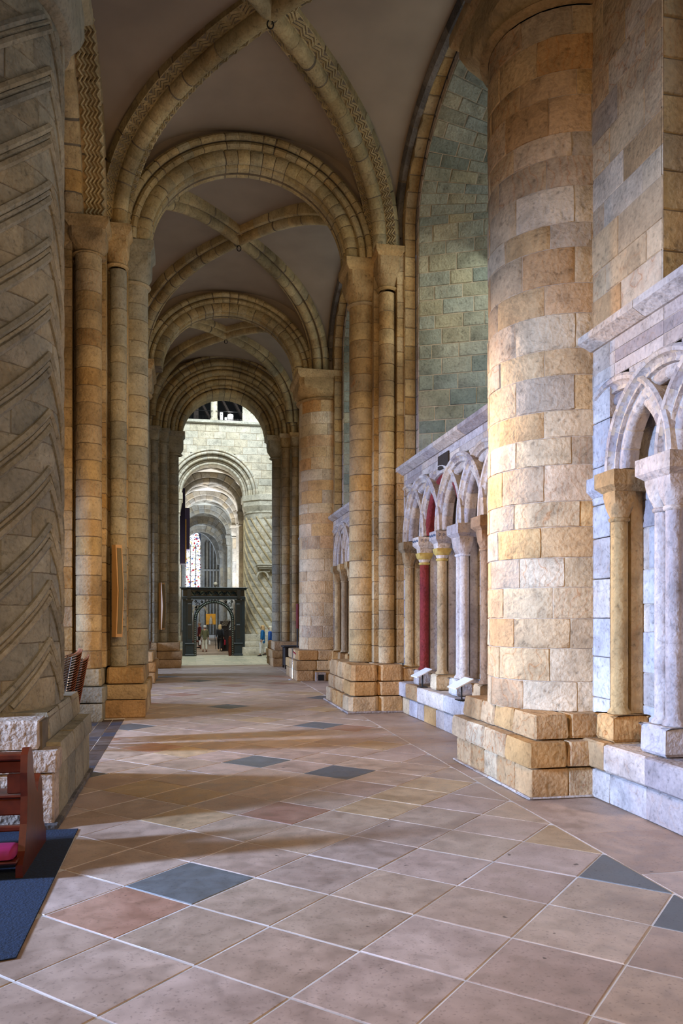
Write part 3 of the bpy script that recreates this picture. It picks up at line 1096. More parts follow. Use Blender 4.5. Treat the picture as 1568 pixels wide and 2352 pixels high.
def wall_column(idx, i, y, kind):
    colr, nsh, capk = kind[:3]
    lab = kind[3]
    x = WX + 0.05
    t = thing('wall_column', lab, 'column', (x, y, 0.62), 'small columns of the wall arcade')
    sm = {'tan': M['pier'], 'red': M['red'], 'pale': M['dado'], 'brown': M['brown']}[colr]
    cm = {'tan': M['pier'], 'pale': M['dado'], 'painted': M['dado'], 'brown': M['brown']}[capk]
    dys = [0.0] if nsh == 1 else [-0.085, 0.085]
    r = 0.088 if nsh == 1 else 0.078
    # square base
    V, F = block(rect(x - 0.165, 4.63, y - 0.14 - 0.03 * nsh, y + 0.14 + 0.03 * nsh, 0.004), 0.62, 0.90, b=0.03, dep=0.02, topin=0.008)
    obj('base', V, F, M['base'] if colr in ('tan', 'brown') else M['dado'], t, 30)
    # pilaster strip behind
    V, F = box(x + 0.10, 4.63, y - 0.03 - 0.03 * nsh, y + 0.03 + 0.03 * nsh, 0.9, 3.2)
    obj('backing_strip', V, F, cm if capk != 'painted' else M['dado'], t)
    for dy in dys:
        V, F = lathe([(r + 0.03, 0.90), (r + 0.03, 0.92), (r + 0.005, 0.95), (r, 0.97), (r * 0.985, 2.90)], x, y + dy, 16)
        obj('shaft', V, F, sm, t, 40)
        V, F = small_cap(t, x, y + dy, 0.122, 2.92, 3.20, r, None)
        obj('capital', V, F, cm, t, 28)
        V, F = lathe([(r, 2.88), (r + 0.018, 2.89), (r + 0.022, 2.905), (r + 0.018, 2.92), (r, 2.93)], x, y + dy, 16)
        obj('astragal', V, F, cm if capk != 'painted' else M['yellow'], t, 50)
    e = 0.17 + 0.07 * (nsh - 1)
    V, F = sweep([[(x - 0.15 * s, y - e * s, z), (4.64, y - e * s, z), (4.64, y + e * s, z), (x - 0.15 * s, y + e * s, z)] for s, z in ((0.80, 3.19), (1.13, 3.245), (1.16, 3.25), (1.16, 3.395), (1.14, 3.40))])
    obj('abacus', V, F, cm, t)
    if capk == 'painted':
        # painted scrolls on the abacus
        S = MB()
        for q in range(6):
            cyy = y - 0.15 + q * 0.06
            pts = [(x - 0.177, cyy + 0.022 * (1 - k / 10) * math.cos(k * 0.9), 3.325 + 0.032 * (1 - k / 10) * math.sin(k * 0.9) * (1 if q % 2 else -1)) for k in range(9)]
            S.add(*tube(pts, 0.004, 4))
        for q in range(3):
            cxx = x - 0.11 + q * 0.075
            pts = [(cxx + 0.024 * (1 - k / 10) * math.cos(k * 0.9), y - e * 1.16 - 0.002, 3.325 + 0.032 * (1 - k / 10) * math.sin(k * 0.9)) for k in range(9)]
            S.add(*tube(pts, 0.004, 4))
        o = S.put('painted_scroll', M['blue'], t)
        tag(o, 'dark blue painted scrollwork')
        V, F = box(4.44, 4.48, y + 0.085, y + 0.135, 0.9, 3.0)
        o = obj('painted_strip', V, F, M['blue'], t)
        tag(o, 'dark blue painted edge strip')
        D = MB()
        for q in range(16):
            zc = 1.05 + q * 0.14
            D.add([(4.618, y - 0.27 + dy2, zc + dz2) for dy2, dz2 in ((0, -0.03), (0.012, 0), (0, 0.03), (-0.012, 0))] + [(4.625, y - 0.27, zc)], [(0, 1, 2, 3)])
        o = D.put('painted_lozenges', M['red'], t)
        tag(o, 'small dark red painted lozenges')
        V, F = small_cap(t, x, y, 0.137, 2.98, 3.10, r * 1.35, None)
        obj('capital_band', V, F, M['yellow'], t, 28)


def glass_mat():
    m, nt, N, L, B = nodes('daylit_glass')
    tc = N.new('ShaderNodeTexCoord')
    vo = N.new('ShaderNodeTexVoronoi'); vo.inputs['Scale'].default_value = 5
    L.new(tc.outputs['Object'], vo.inputs['Vector'])
    c = mixc(N, L, 0.25, lin('D5E6EE'), vo.outputs['Color'])
    L.new(c, B.inputs['Base Color'])
    L.new(c, B.inputs['Emission Color'])
    B.inputs['Emission Strength'].default_value = 1.5
    B.inputs['Roughness'].default_value = 0.2
    return m


M['glass'] = glass_mat()

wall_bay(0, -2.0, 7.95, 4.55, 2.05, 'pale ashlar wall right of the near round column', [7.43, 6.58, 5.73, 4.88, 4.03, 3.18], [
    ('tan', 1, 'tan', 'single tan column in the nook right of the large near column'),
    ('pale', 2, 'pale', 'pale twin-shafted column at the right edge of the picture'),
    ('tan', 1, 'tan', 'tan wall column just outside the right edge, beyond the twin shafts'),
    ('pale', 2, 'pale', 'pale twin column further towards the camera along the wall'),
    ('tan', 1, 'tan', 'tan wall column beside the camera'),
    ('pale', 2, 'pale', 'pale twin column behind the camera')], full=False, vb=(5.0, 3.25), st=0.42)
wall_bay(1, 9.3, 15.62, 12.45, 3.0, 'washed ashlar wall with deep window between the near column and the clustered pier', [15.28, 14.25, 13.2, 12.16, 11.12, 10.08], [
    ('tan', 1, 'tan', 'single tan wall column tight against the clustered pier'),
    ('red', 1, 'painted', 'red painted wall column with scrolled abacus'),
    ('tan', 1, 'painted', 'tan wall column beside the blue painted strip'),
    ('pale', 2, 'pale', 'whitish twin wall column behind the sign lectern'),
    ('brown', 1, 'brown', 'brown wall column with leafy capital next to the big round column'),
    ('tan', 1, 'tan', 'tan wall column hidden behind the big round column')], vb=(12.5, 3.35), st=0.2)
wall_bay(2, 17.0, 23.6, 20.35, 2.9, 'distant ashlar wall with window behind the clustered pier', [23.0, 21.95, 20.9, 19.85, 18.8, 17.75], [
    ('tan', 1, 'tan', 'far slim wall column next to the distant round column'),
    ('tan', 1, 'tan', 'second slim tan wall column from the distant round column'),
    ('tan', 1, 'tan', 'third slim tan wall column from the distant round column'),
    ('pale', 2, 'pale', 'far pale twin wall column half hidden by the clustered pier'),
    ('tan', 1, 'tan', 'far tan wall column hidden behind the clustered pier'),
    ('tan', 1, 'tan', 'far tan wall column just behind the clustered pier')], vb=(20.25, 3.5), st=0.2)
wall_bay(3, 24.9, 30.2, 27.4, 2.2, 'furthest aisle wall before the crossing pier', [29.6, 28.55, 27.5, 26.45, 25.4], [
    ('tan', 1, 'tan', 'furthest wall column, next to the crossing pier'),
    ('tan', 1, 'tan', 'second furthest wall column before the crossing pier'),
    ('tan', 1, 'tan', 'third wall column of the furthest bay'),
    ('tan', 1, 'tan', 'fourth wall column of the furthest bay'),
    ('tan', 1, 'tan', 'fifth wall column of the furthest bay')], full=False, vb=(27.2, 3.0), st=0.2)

# ---------------------------------------------------------------- round columns and clustered piers
# near right column
t = thing('round_column', 'massive round column of banded pale stone at right, nearest to the camera', 'column', (4.4, 8.75, 0))
R0c, R0r = (4.42, 8.75), 0.87
stones(t, cyl_f(*R0c, R0r), courses(0.86, 8.6, 0.335, 0.16), lambda a, b: [(math.radians(95) * R0r, math.radians(290) * R0r)], 0.62, M['col'], M['mortar_pale'], name='stone', back='shaft_core', du=0.08, dv=0.12, smooth=50, proud=0.007, jit=0.0055, bev=0.007, gap=0.002, dep=0.011)
cushion(t, *R0c, R0r, 1.0, 8.62, 9.5, 0.24, M['pier'], n=48)
plinth(t, 3.50, 4.45, 7.60, 9.9, 0.0, 0.315, 2, 5, M['base'], b=0.02)
plinth(t, 3.44, 4.45, 7.54, 9.96, 0.335, 0.60, 2, 4, M['base'], b=0.04, c=0.03, topin=0.01)
plinth(t, 3.56, 4.45, 7.66, 9.84, 0.61, 0.87, 2, 4, M['base'], b=0.03, c=0.03, topin=0.02)
V, F = box(3.62, 4.6, 7.74, 9.78, 0.0, 0.82)
obj('plinth_core', V, F, M['mortar'], t)
plinth(t, 3.46, 4.45, 7.57, 9.95, 0.0, 0.03, 1, 6, M['dado'], name='footing_slab')

# near left column with chevrons
LPc, LPr = (-2.4, 8.67), 1.08
t = thing('chevron_column', 'huge round column with carved chevrons at the left edge', 'column', (-2.4, 8.67, 0))
stones(t, cyl_f(*LPc, LPr), courses(0.98, 8.0, 0.335, 0.1), lambda a, b: [(math.radians(-125) * LPr, math.radians(60) * LPr)], 0.7, M['grey'], M['mortar'], name='stone', back='shaft_core', du=0.13, smooth=45, proud=0.005, jit=0.004, bev=0.008, gap=0.002, dep=0.010)
V, F = lathe([(LPr - 0.02, 0.98), (LPr - 0.02, 8.0)], *LPc, 40)
obj('inner_core', V, F, M['mortar'], t, 40)
cushion(t, *LPc, LPr, 1.22, 8.0, 9.25, 0.24, M['grey'], n=48)
for k in range(15):
    zz = 0.15 + k * 0.575
    for side, (az0, az1, dz) in enumerate(((-18, -80, -1.05), (-18, 27, -1.05))):
        for dd, rr in ((0.0, 0.040), (-0.085, 0.022), (-0.165, 0.040)):
            pts = []
            n = 9
            for i in range(n + 1):
                q = i / n
                a = math.radians(az0 + (az1 - az0) * q)
                z = zz + 0.95 + dz * q + dd
                if 1.0 < z < 7.98:
                    pts.append((LPc[0] + (LPr + 0.002) * math.cos(a), LPc[1] + (LPr + 0.002) * math.sin(a), z))
            if len(pts) > 1:
                V, F = tube(pts, rr, 6)
                obj('chevron_roll', V, F, M['grey'], t, 50)
        # the ridge between the rolls
x0, x1, y0, y1 = -3.75, -1.17, 7.38, 9.97
plinth(t, x0, x1, y0 + 0.3, y1, 0.03, 0.50, 3, 4, M['grey'], b=0.012, name='plinth_stone')
plinth(t, x0, x1, y0, y0 + 0.3, 0.03, 0.50, 4, 1, M['rough'], b=0.02, name='rough_stone')
plinth(t, x0 - 0.03, x1 + 0.03, y0 + 0.3, y1, 0.505, 0.73, 3, 3, M['grey'], b=0.03, name='plinth_stone', topin=0.01)
plinth(t, x0 - 0.03, x1 + 0.03, y0 - 0.03, y0 + 0.3, 0.505, 0.70, 3, 1, M['rough'], b=0.03, name='rough_stone')
plinth(t, x0 + 0.12, x1 - 0.10, y0 + 0.42, y1 - 0.02, 0.735, 1.0, 3, 3, M['grey'], b=0.04, name='plinth_stone', topin=0.02)
plinth(t, x0 + 0.12, x1 - 0.14, y0 + 0.06, y0 + 0.44, 0.705, 0.97, 2, 1, M['rough'], b=0.025, name='rough_stone')
plinth(t, x0 - 0.04, x1 + 0.045, y0 - 0.03, y1 + 0.03, 0.0, 0.06, 2, 8, M['dark'], b=0.01, name='footing_slab')
V, F = box(x0 + 0.1, x1 - 0.12, y0 + 0.12, y1 - 0.1, 0, 0.95)
obj('plinth_core', V, F, M['mortar'], t)


def pier_body(t, poly, z0, z1, mat, h=0.33):
    inner = offset_poly(poly, -0.012)
    V, F = sweep([[(x, y, z) for x, y in inner] for z in (z0, z1)])
    obj('pier_core', V, F, M['mortar'], t)
    e = courses(z0, z1, h, 0.12)
    for i in range(len(e) - 1):
        V, F = block(poly, e[i], e[i + 1], b=0.008, dep=0.012, gap=0.003)
        obj('stone', V, F, mat, t, 30)


def clustered(name_lab, sgn, cyy, mat, xs, first=True):
    """clustered pier: sgn -1 left, +1 right"""
    t = thing('clustered_pier', name_lab, 'pier', (xs, cyy, 0))
    return t


# left clustered pier
t = thing('clustered_pier', 'left clustered pier of tall half shafts, slim tan speaker fixed on it', 'pier', (-1.8, 16.3, 0))
Pl = [(-3.2, 15.32), (-1.50, 15.32), (-1.50, 15.78), (-1.14, 15.78), (-1.14, 16.82), (-1.50, 16.82), (-1.50, 17.28), (-3.2, 17.28)]
pier_body(t, Pl, 0.95, 9.2, M['pier'])
V, F = sweep([[(x, y, z) for x, y in rect(-3.3, -2.08, 15.02, 15.4)] for z in (0.95, 9.0)])
obj('outer_pilaster', V, F, M['pier'], t)
e = courses(0.95, 9.0, 0.36, 0.12)
for i in range(len(e) - 1):
    V, F = block(rect(-3.31, -2.07, 15.0, 15.4), e[i], e[i + 1], b=0.008, dep=0.012, gap=0.003)
    obj('stone', V, F, M['pier'], t, 30)
shaft(t, -1.79, 15.12, 0.235, 0.95, 8.55, 0.34, M['pier'], M['mortar'], 150, 400, n=20)
shaft(t, -1.30, 15.62, 0.155, 0.95, 8.55, 0.36, M['grey'], M['mortar'], 150, 400, n=18)
shaft(t, -1.05, 16.30, 0.275, 0.95, 8.5, 0.36, M['grey'], M['mortar'], 210, 510, n=20)
shaft(t, -1.30, 16.98, 0.155, 0.95, 8.55, 0.7, M['grey'], M['mortar'], 0, 360, n=12)
cushion(t, -1.79, 15.2, 0.235, 0.33, 8.55, 9.2, 0.2, M['pier'])
cushion(t, -1.32, 15.66, 0.155, 0.22, 8.6, 9.38, 0.2, M['pier'])
cushion(t, -1.06, 16.3, 0.275, 0.36, 8.5, 9.34, 0.22, M['grey'])
cushion(t, -1.32, 16.95, 0.155, 0.22, 8.55, 9.2, 0.2, M['pier'])
cushion(t, -2.3, 15.25, 0.2, 0.26, 8.45, 9.15, 0.18, M['pier'])
plinth(t, -1.52, -0.77, 15.22, 17.4, 0.0, 0.34, 1, 4, M['base'], b=0.02)
plinth(t, -1.52, -0.74, 15.19, 17.42, 0.355, 0.63, 1, 3, M['pier'], b=0.04, c=0.04)
plinth(t, -1.50, -0.80, 15.26, 17.34, 0.64, 0.95, 1, 3, M['pier'], b=0.025, c=0.05, topin=0.02)
plinth(t, -3.3, -1.50, 14.7, 17.9, 0.0, 0.34, 3, 4, M['grey'], b=0.02)
plinth(t, -3.3, -1.46, 14.66, 17.9, 0.355, 0.63, 3, 4, M['grey'], b=0.04, c=0.04)
plinth(t, -3.3, -1.52, 14.78, 17.8, 0.64, 0.95, 3, 4, M['grey'], b=0.025, c=0.05, topin=0.02)

# right clustered pier
t = thing('clustered_pier', 'golden clustered pier of tall half shafts on the right wall', 'pier', (3.8, 16.3, 0))
Pr = [(4.5, 15.50), (4.5, 17.10), (4.21, 17.10), (4.21, 16.78), (3.80, 16.78), (3.80, 15.84), (4.21, 15.84), (4.21, 15.50)]
pier_body(t, Pr, 0.95, 9.35, M['pier'])
shaft(t, 3.67, 16.30, 0.29, 0.95, 8.45, 0.35, M['pier'], M['mortar'], 40, 330, n=20)
shaft(t, 4.03, 15.67, 0.165, 0.95, 8.55, 0.36, M['pier'], M['mortar'], 90, 400, n=18)
shaft(t, 4.03, 16.95, 0.165, 0.95, 8.55, 0.7, M['pier'], M['mortar'], 0, 360, n=12)
cushion(t, 3.68, 16.3, 0.29, 0.40, 8.45, 9.36, 0.24, M['pier'])
cushion(t, 4.04, 15.68, 0.165, 0.24, 8.6, 9.45, 0.2, M['pier'])
cushion(t, 4.04, 16.93, 0.165, 0.24, 8.6, 9.36, 0.2, M['pier'])
plinth(t, 3.10, 4.25, 15.0, 17.65, 0.0, 0.33, 2, 4, M['base'], b=0.02, c=0.08)
plinth(t, 3.14, 4.25, 15.04, 17.6, 0.345, 0.62, 2, 3, M['base'], b=0.045, c=0.08)
plinth(t, 3.16, 4.25, 15.06, 17.56, 0.63, 0.95, 2, 3, M['base'], b=0.04, c=0.08, topin=0.02)
plinth(t, 3.05, 4.25, 14.95, 17.7, 0, 0.05, 1, 5, M['dado'], name='footing_slab')

# distant round columns
for (cxx, side, lab) in ((4.22, 1, 'distant round column on the right, banded drum courses above a stepped plinth'),
                         (-1.92, -1, 'distant round column on the left, only a sliver seen past the clustered pier')):
    t = thing('round_column', lab, 'column', (cxx, 24.2, 0))
    rr = 0.80
    a0, a1 = (95, 290) if side > 0 else (-100, 80)
    stones(t, cyl_f(cxx, 24.2, rr), courses(0.9, 8.5, 0.34, 0.16), lambda a, b: [(math.radians(a0) * rr, math.radians(a1) * rr)], 0.8 if side > 0 else 3, M['col'] if side > 0 else M['grey'], M['mortar_pale'], name='stone', back='shaft_core', du=0.16, smooth=40, proud=0.006, gap=0.003, bev=0.009, dep=0.012)
    cushion(t, cxx, 24.2, rr, 0.92, 8.5, 9.35, 0.24, M['pier'], n=40)
    xa, xb = (3.16, 4.3) if side > 0 else (-3.0, -0.9)
    for za, zb, q, b in ((0, 0.31, 0.0, 0.02), (0.32, 0.6, -0.02, 0.03), (0.61, 0.9, 0.06, 0.03)):
        plinth(t, xa + (q if side > 0 else 0), xb - (q if side < 0 else 0), 22.95 + q, 25.4 - q, za, zb, 2, 3, M['base'], b=b, c=0.03)

# crossing piers
t = thing('clustered_pier', 'shadowed clustered pier at left of the crossing arch, with a slim speaker', 'pier', (-0.9, 31, 0))
Pc = [(-3.2, 29.85), (-1.33, 29.85), (-1.33, 30.15), (-1.03, 30.15), (-1.03, 30.5), (-0.68, 30.5), (-0.68, 32.0), (-3.2, 32.0)]
pier_body(t, Pc, 0.95, 9.0, M['grey'], 0.36)
shaft(t, -1.22, 30.0, 0.14, 0.95, 8.4, 0.38, M['grey'], M['mortar'], 150, 400, n=12)
shaft(t, -0.90, 30.33, 0.16, 0.95, 8.4, 0.38, M['grey'], M['mortar'], 150, 400, n=12)
shaft(t, -0.55, 30.85, 0.23, 0.95, 8.1, 0.38, M['grey'], M['mortar'], 150, 450, n=14)
cushion(t, -1.22, 30.0, 0.14, 0.2, 8.4, 8.98, 0.16, M['grey'])
cushion(t, -0.90, 30.33, 0.16, 0.22, 8.4, 8.98, 0.16, M['grey'])
cushion(t, -0.50, 30.85, 0.26, 0.36, 8.1, 8.98, 0.2, M['grey'])
for za, zb, q in ((0, 0.32, 0.0), (0.33, 0.62, -0.03), (0.63, 0.95, 0.06)):
    plinth(t, -1.1, -0.22 - q, 29.75 + q, 32.2, za, zb, 1, 2, M['base'], b=0.03)
    plinth(t, -2.6, -1.1, 29.5 + q, 32.2, za, zb, 2, 2, M['base'], b=0.03)
t = thing('clustered_pier', 'clustered pier at right of the crossing arch, partly behind the distant round column', 'pier', (3.7, 31, 0))
Pd = [(4.7, 29.95), (4.7, 32.2), (3.58, 32.2), (3.58, 30.5), (3.9, 30.5), (3.9, 30.2), (4.2, 30.2), (4.2, 29.95)]
pier_body(t, Pd, 0.95, 9.0, M['grey'], 0.36)
shaft(t, 3.50, 30.85, 0.23, 0.95, 8.1, 0.38, M['grey'], M['mortar'], 90, 390, n=14)
shaft(t, 3.78, 30.35, 0.17, 0.95, 8.4, 0.38, M['pier'], M['mortar'], 90, 390, n=12)
shaft(t, 4.1, 30.05, 0.14, 0.95, 8.4, 0.38, M['pier'], M['mortar'], 90, 390, n=12)
cushion(t, 3.46, 30.85, 0.23, 0.38, 8.1, 8.98, 0.2, M['grey'])
cushion(t, 3.78, 30.35, 0.17, 0.24, 8.4, 8.98, 0.16, M['pier'])
cushion(t, 4.1, 30.05, 0.14, 0.2, 8.4, 8.98, 0.16, M['pier'])
for za, zb, q in ((0, 0.32, 0.0), (0.33, 0.62, -0.03), (0.63, 0.95, 0.06)):
    plinth(t, 3.2 + q, 4.3, 29.8 + q, 32.2, za, zb, 1, 2, M['base'], b=0.03)

# crossing arch, four stepped orders
t = thing('crossing_arch', 'deep round arch of four roll-moulded orders opening to the bright crossing', 'arch', (1.44, 31, 10.6))
for k, (ra, rb, yy, depth) in enumerate(((1.62, 1.92, 30.75, 1.2), (1.9, 2.2, 30.45, 1.5), (2.18, 2.48, 30.15, 1.8), (2.46, 2.85, 29.95, 2.0))):
    r = arch_ring(1.44, yy, 8.98, 'x')
    P = [(rb + 0.02, depth), (rb + 0.02, 0.10)] + arc2(rb - 0.05, 0.05, 0.06, 10, -190, 5) + [(rb - 0.125, 0.11)] + arc2(ra + 0.085, 0.07, 0.08, -20, -250, 6) + [(ra + 0.02, 0.22), (ra + 0.02, depth)]
    voussoirs(t, r, P, 0, PI, 22 + 2 * k, M['rib'], M['mortar'], seg=2, total=6)
wp = thing('wall_crossing', 'masonry over the crossing arch, hidden above the vault', None, (1.4, 31, 11), kind='structure')
V, F = sweep([arch_ring(1.44, 30.35, 8.98, 'x')(PI * i / 24, [(2.7, 0), (5.0, 0), (5.0, 1.4), (2.7, 1.4)]) for i in range(25)])
obj('masonry', V, F, M['plaster'], wp)
strip_over_arch(30.1, 30.5, M['plaster'], wp)

# left arcade arches between the piers
wl = thing('wall_left', 'masonry above the choir arcade on the left', None, (-1.9, 12, 9.3), kind='structure')
for n, (cyy, ri, lab, mt, zg) in enumerate(((4.9, 2.55, 'arcade arch on the left over the front bay, above the camera', 'pier', False),
                                        (12.42, 2.42, 'arcade arch with zigzag face on the left, rising from the clustered pier', 'pier', True),
                                        (20.2, 2.6, 'second arcade arch on the left, hidden past the clustered pier', 'pier', False),
                                        (27.6, 1.9, 'last arcade arch on the left before the crossing', 'pier', False))):
    t = thing('arcade_arch', lab, 'arch', (-1.9, cyy, 11.5), 'arches of the left arcade')
    r = arch_ring(-1.9, cyy, 9.2, 'y', 0.98)
    voussoirs(t, r, [(ri + 0.34, 0.02), (ri + 0.34, -0.35), (ri + 0.1, -0.35), (ri, -0.25), (ri, -0.1), (ri + 0.1, 0.02)], 0, PI, 20 if n == 1 else 10, M[mt], M['mortar'], seg=2, total=7)
    voussoirs(t, r, [(ri + 0.85, 0.40), (ri + 0.85, -0.5), (ri + 0.3, -0.5), (ri + 0.3, 0.34), (ri + 0.36, 0.40)], 0, PI, 22 if n == 1 else 10, M[mt], M['mortar'], seg=2, total=8)
    if zg:
        for off in (0.09, 0.16, 0.23, 0.30, 0.37):
            pts = [r(0.0 + (PI) * i / 96, [(ri + 0.285, off + (0.03 if i % 2 else -0.03))])[0] for i in range(97)]
            V, F = tube(pts, 0.026, 4)
            obj('zigzag_moulding', V, F, M['rib'], t, 30)
    Vw, Fw = sweep([r(PI * i / 20, [(ri + 0.8, 0.28), (ri + 1.2, 0.28), (ri + 1.2, -0.4), (ri + 0.8, -0.4)]) for i in range(21)])
    obj('masonry', Vw, Fw, M['plaster'], wl, 40)
for (ya, yb) in ((8.3, 9.1), (15.75, 16.85), (23.8, 24.6), (29.9, 31.5)):
    V, F = box(-2.35, -1.62, ya, yb, 9.25, 12.4)
    obj('masonry', V, F, M['plaster'], wl)
V, F = box(-11.2, -11.0, -3, 32, -0.3, 34)
w = obj('wall_choir', V, F, M['dado'])
tag(w, 'far wall of the choir, out of sight beyond the arcade', kind='structure')

# ---------------------------------------------------------------- crossing wall and nave aisle beyond
W4 = 42.6
wc = thing('wall_transept', 'bright ashlar wall across the crossing with a round arch and gallery above', None, (1.5, W4, 0), kind='structure')
ACX, ACZ = 1.35, 8.5


def iv_c(v0, v1):
    z = (v0 + v1) / 2
    if z < 7.2: return [(-3.5, -0.75)] if z > 0 else []
    h = 2.3 if z < ACZ else (math.sqrt(2.3 ** 2 - (z - ACZ) ** 2) if z - ACZ < 2.3 else 0)
    if h == 0: return [(-3.5, 5.5)]
    return [(-3.5, ACX - h), (ACX + h, 5.5)]


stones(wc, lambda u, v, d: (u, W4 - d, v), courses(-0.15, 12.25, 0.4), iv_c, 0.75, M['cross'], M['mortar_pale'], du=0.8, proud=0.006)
V, F = sweep([[(x, W4 - p, z) for p, z in ((0, 12.25), (0.18, 12.3), (0.18, 12.42), (0, 12.48))] for x in (-3.5, 5.5)])
obj('string_course', V, F, M['cross'], wc)
# gallery opening with dark roof timbers
V, F = box(-3.5, -0.2, W4, W4 + 0.8, 12.4, 20); obj('masonry', V, F, M['cross'], wc)
V, F = box(2.95, 3.35, W4 - 0.05, W4 + 0.6, 12.4, 20); obj('masonry', V, F, M['cross'], wc)
V, F = box(3.35, 5.5, W4 + 0.25, W4 + 0.8, 12.4, 20); obj('masonry', V, F, M['cross'], wc)
for xx in (3.5, 3.9):
    V, F = lathe([(0.11, 12.9), (0.1, 18)], xx, W4 + 0.18, 10); obj('gallery_shaft', V, F, M['cross'], wc, 50)
V, F = box(3.35, 5.5, W4 - 0.05, W4 + 0.4, 12.45, 12.9); obj('masonry', V, F, M['cross'], wc)
V, F = box(-3.5, 5.5, W4, W4 + 0.8, 16.5, 20); obj('masonry', V, F, M['cross'], wc)
V, F = box(-1, 4, W4 + 5, W4 + 5.2, 12, 20); obj('shade_backing', V, F, M['void'], wc)  # near-black sheet paints the darkness inside the gallery
V, F = box(-1, 4, W4 + 0.02, W4 + 5, 12.2, 12.4); obj('gallery_floor', V, F, M['void'], wc)
tr = thing('roof_truss', 'dark roof timbers inside the gallery opening above the far arch', 'beams', (1.5, 44, 13))
for k in range(6):
    xx = -0.6 + k * 0.62
    V, F = tube([(xx, W4 + 2.0, 16.5), (xx + 1.9, W4 + 1.0, 12.6)], 0.09, 4); obj('beam', V, F, M['timber'], tr)
V, F = box(0.35, 0.6, W4 + 0.9, W4 + 1.2, 12.4, 16.5); obj('post', V, F, M['timber'], tr)
t = thing('gallery_column', 'pale slender column in the middle of the dark gallery opening', 'column', (1.42, W4 + 0.25, 12.45))
V, F = lathe([(0.24, 12.45), (0.24, 12.55), (0.18, 12.65), (0.175, 15.6), (0.28, 15.9)], 1.42, W4 + 0.25, 14); obj('shaft', V, F, M['cross'], t, 50)
V, F = box(1.15, 1.7, W4, W4 + 0.5, 15.9, 16.5); obj('capital', V, F, M['cross'], t)
t = thing('gallery_railing', 'thin black railing across the gallery opening', 'railing', (1.3, W4 + 0.1, 12.48))
V, F = tube([(-0.2, W4 + 0.1, 12.98), (2.95, W4 + 0.1, 12.98)], 0.018, 6); obj('rail', V, F, M['black'], t)
for q in range(40):
    xx = -0.15 + q * 0.078
    V, F = tube([(xx, W4 + 0.1, 12.48), (xx, W4 + 0.1, 12.72 if q > 2 and q < 22 else 12.6)], 0.012, 4); obj('baluster', V, F, M['black'], t)
t = thing('floodlight', 'lit white floodlight on the gallery ledge right of the pale column', 'lamp', (2.28, W4 - 0.05, 12.5))
V, F = lathe([(0.0, 12.58), (0.1, 12.6), (0.14, 12.66), (0.14, 12.72), (0.1, 12.78), (0.0, 12.8)], 2.28, W4 - 0.08, 14); obj('lens', V, F, M['lamp'], t, 60)
V, F = box(2.12, 2.44, W4 + 0.05, W4 + 0.2, 12.5, 12.85); obj('housing', V, F, M['black'], t)
V, F = box(2.25, 2.31, W4 - 0.02, W4 + 0.08, 12.48, 12.56); obj('bracket', V, F, M['black'], t)
t = thing('speaker', 'small white box speaker standing on the gallery ledge', 'speaker', (1.83, W4 - 0.03, 12.48))
V, F = box(1.72, 1.88, W4 - 0.1, W4 + 0.05, 12.48, 12.88); obj('casing', V, F, M['white'], t)
V, F = lathe([(0.0, 12.76), (0.04, 12.77), (0.0, 12.78)], 1.8, W4 - 0.11, 10); obj('cone', V, F, M['black'], t)
t = thing('junction_box', 'tiny white box between the speaker and the floodlight', 'box', (2.03, W4 - 0.03, 12.48))
V, F = box(1.97, 2.09, W4 - 0.1, W4, 12.48, 12.62); obj('casing', V, F, M['white'], t)

# arch of the nave aisle: three pale orders
t = thing('nave_arch', 'pale round arch with roll mouldings in the far crossing wall', 'arch', (ACX, W4, 10.5))
for k, (ra, rb, yy) in enumerate(((1.62, 1.9, W4 + 0.25), (1.88, 2.14, W4 + 0.05), (2.12, 2.42, W4 - 0.13))):
    r = arch_ring(ACX, yy, ACZ, 'x')
    P = [(rb, 0.9), (rb, 0.06)] + arc2(rb - 0.06, 0.05, 0.05, 10, -190, 5) + [(rb - 0.12, 0.1)] + arc2(ra + 0.08, 0.06, 0.07, -20, -250, 6) + [(ra + 0.02, 0.2), (ra + 0.02, 0.9)]
    voussoirs(t, r, P, 0, PI, 22, M['cross'], M['mortar_pale'], seg=2, total=6)
# respond at left of that arch
t = thing('square_pier', 'pale jamb pier left of the carved wooden screen', 'pier', (-0.6, W4 + 0.3, -0.15))
e = courses(0.9, 7.4, 0.4)
V, F = box(-1.6, -0.42, W4 - 0.1, W4 + 1.1, 0.5, 7.4); obj('pier_core', V, F, M['mortar_pale'], t)
for i in range(len(e) - 1):
    V, F = block(rect(-1.62, -0.40, W4 - 0.12, W4 + 1.12), e[i], e[i + 1], b=0.01); obj('stone', V, F, M['cross'], t, 30)
for za, zb, q in ((-0.15, 0.3, 0.22), (0.3, 0.55, 0.18), (0.55, 0.9, 0.08)):
    V, F = block(rect(-1.8, -0.40 + q, W4 - 0.15 - q, W4 + 1.2), za, zb, b=0.03); obj('plinth_stone', V, F, M['cross'], t, 30)
V, F = sweep([[(-1.62, W4 - 0.12 - a, z), (-0.40 + a, W4 - 0.12 - a, z), (-0.40 + a, W4 + 1.1, z), (-1.62, W4 + 1.1, z)] for a, z in ((0, 7.4), (0.04, 7.44), (0.02, 7.5), (0.12, 8.1), (0.16, 8.15), (0.16, 8.48))])
obj('capital', V, F, M['cross'], t)

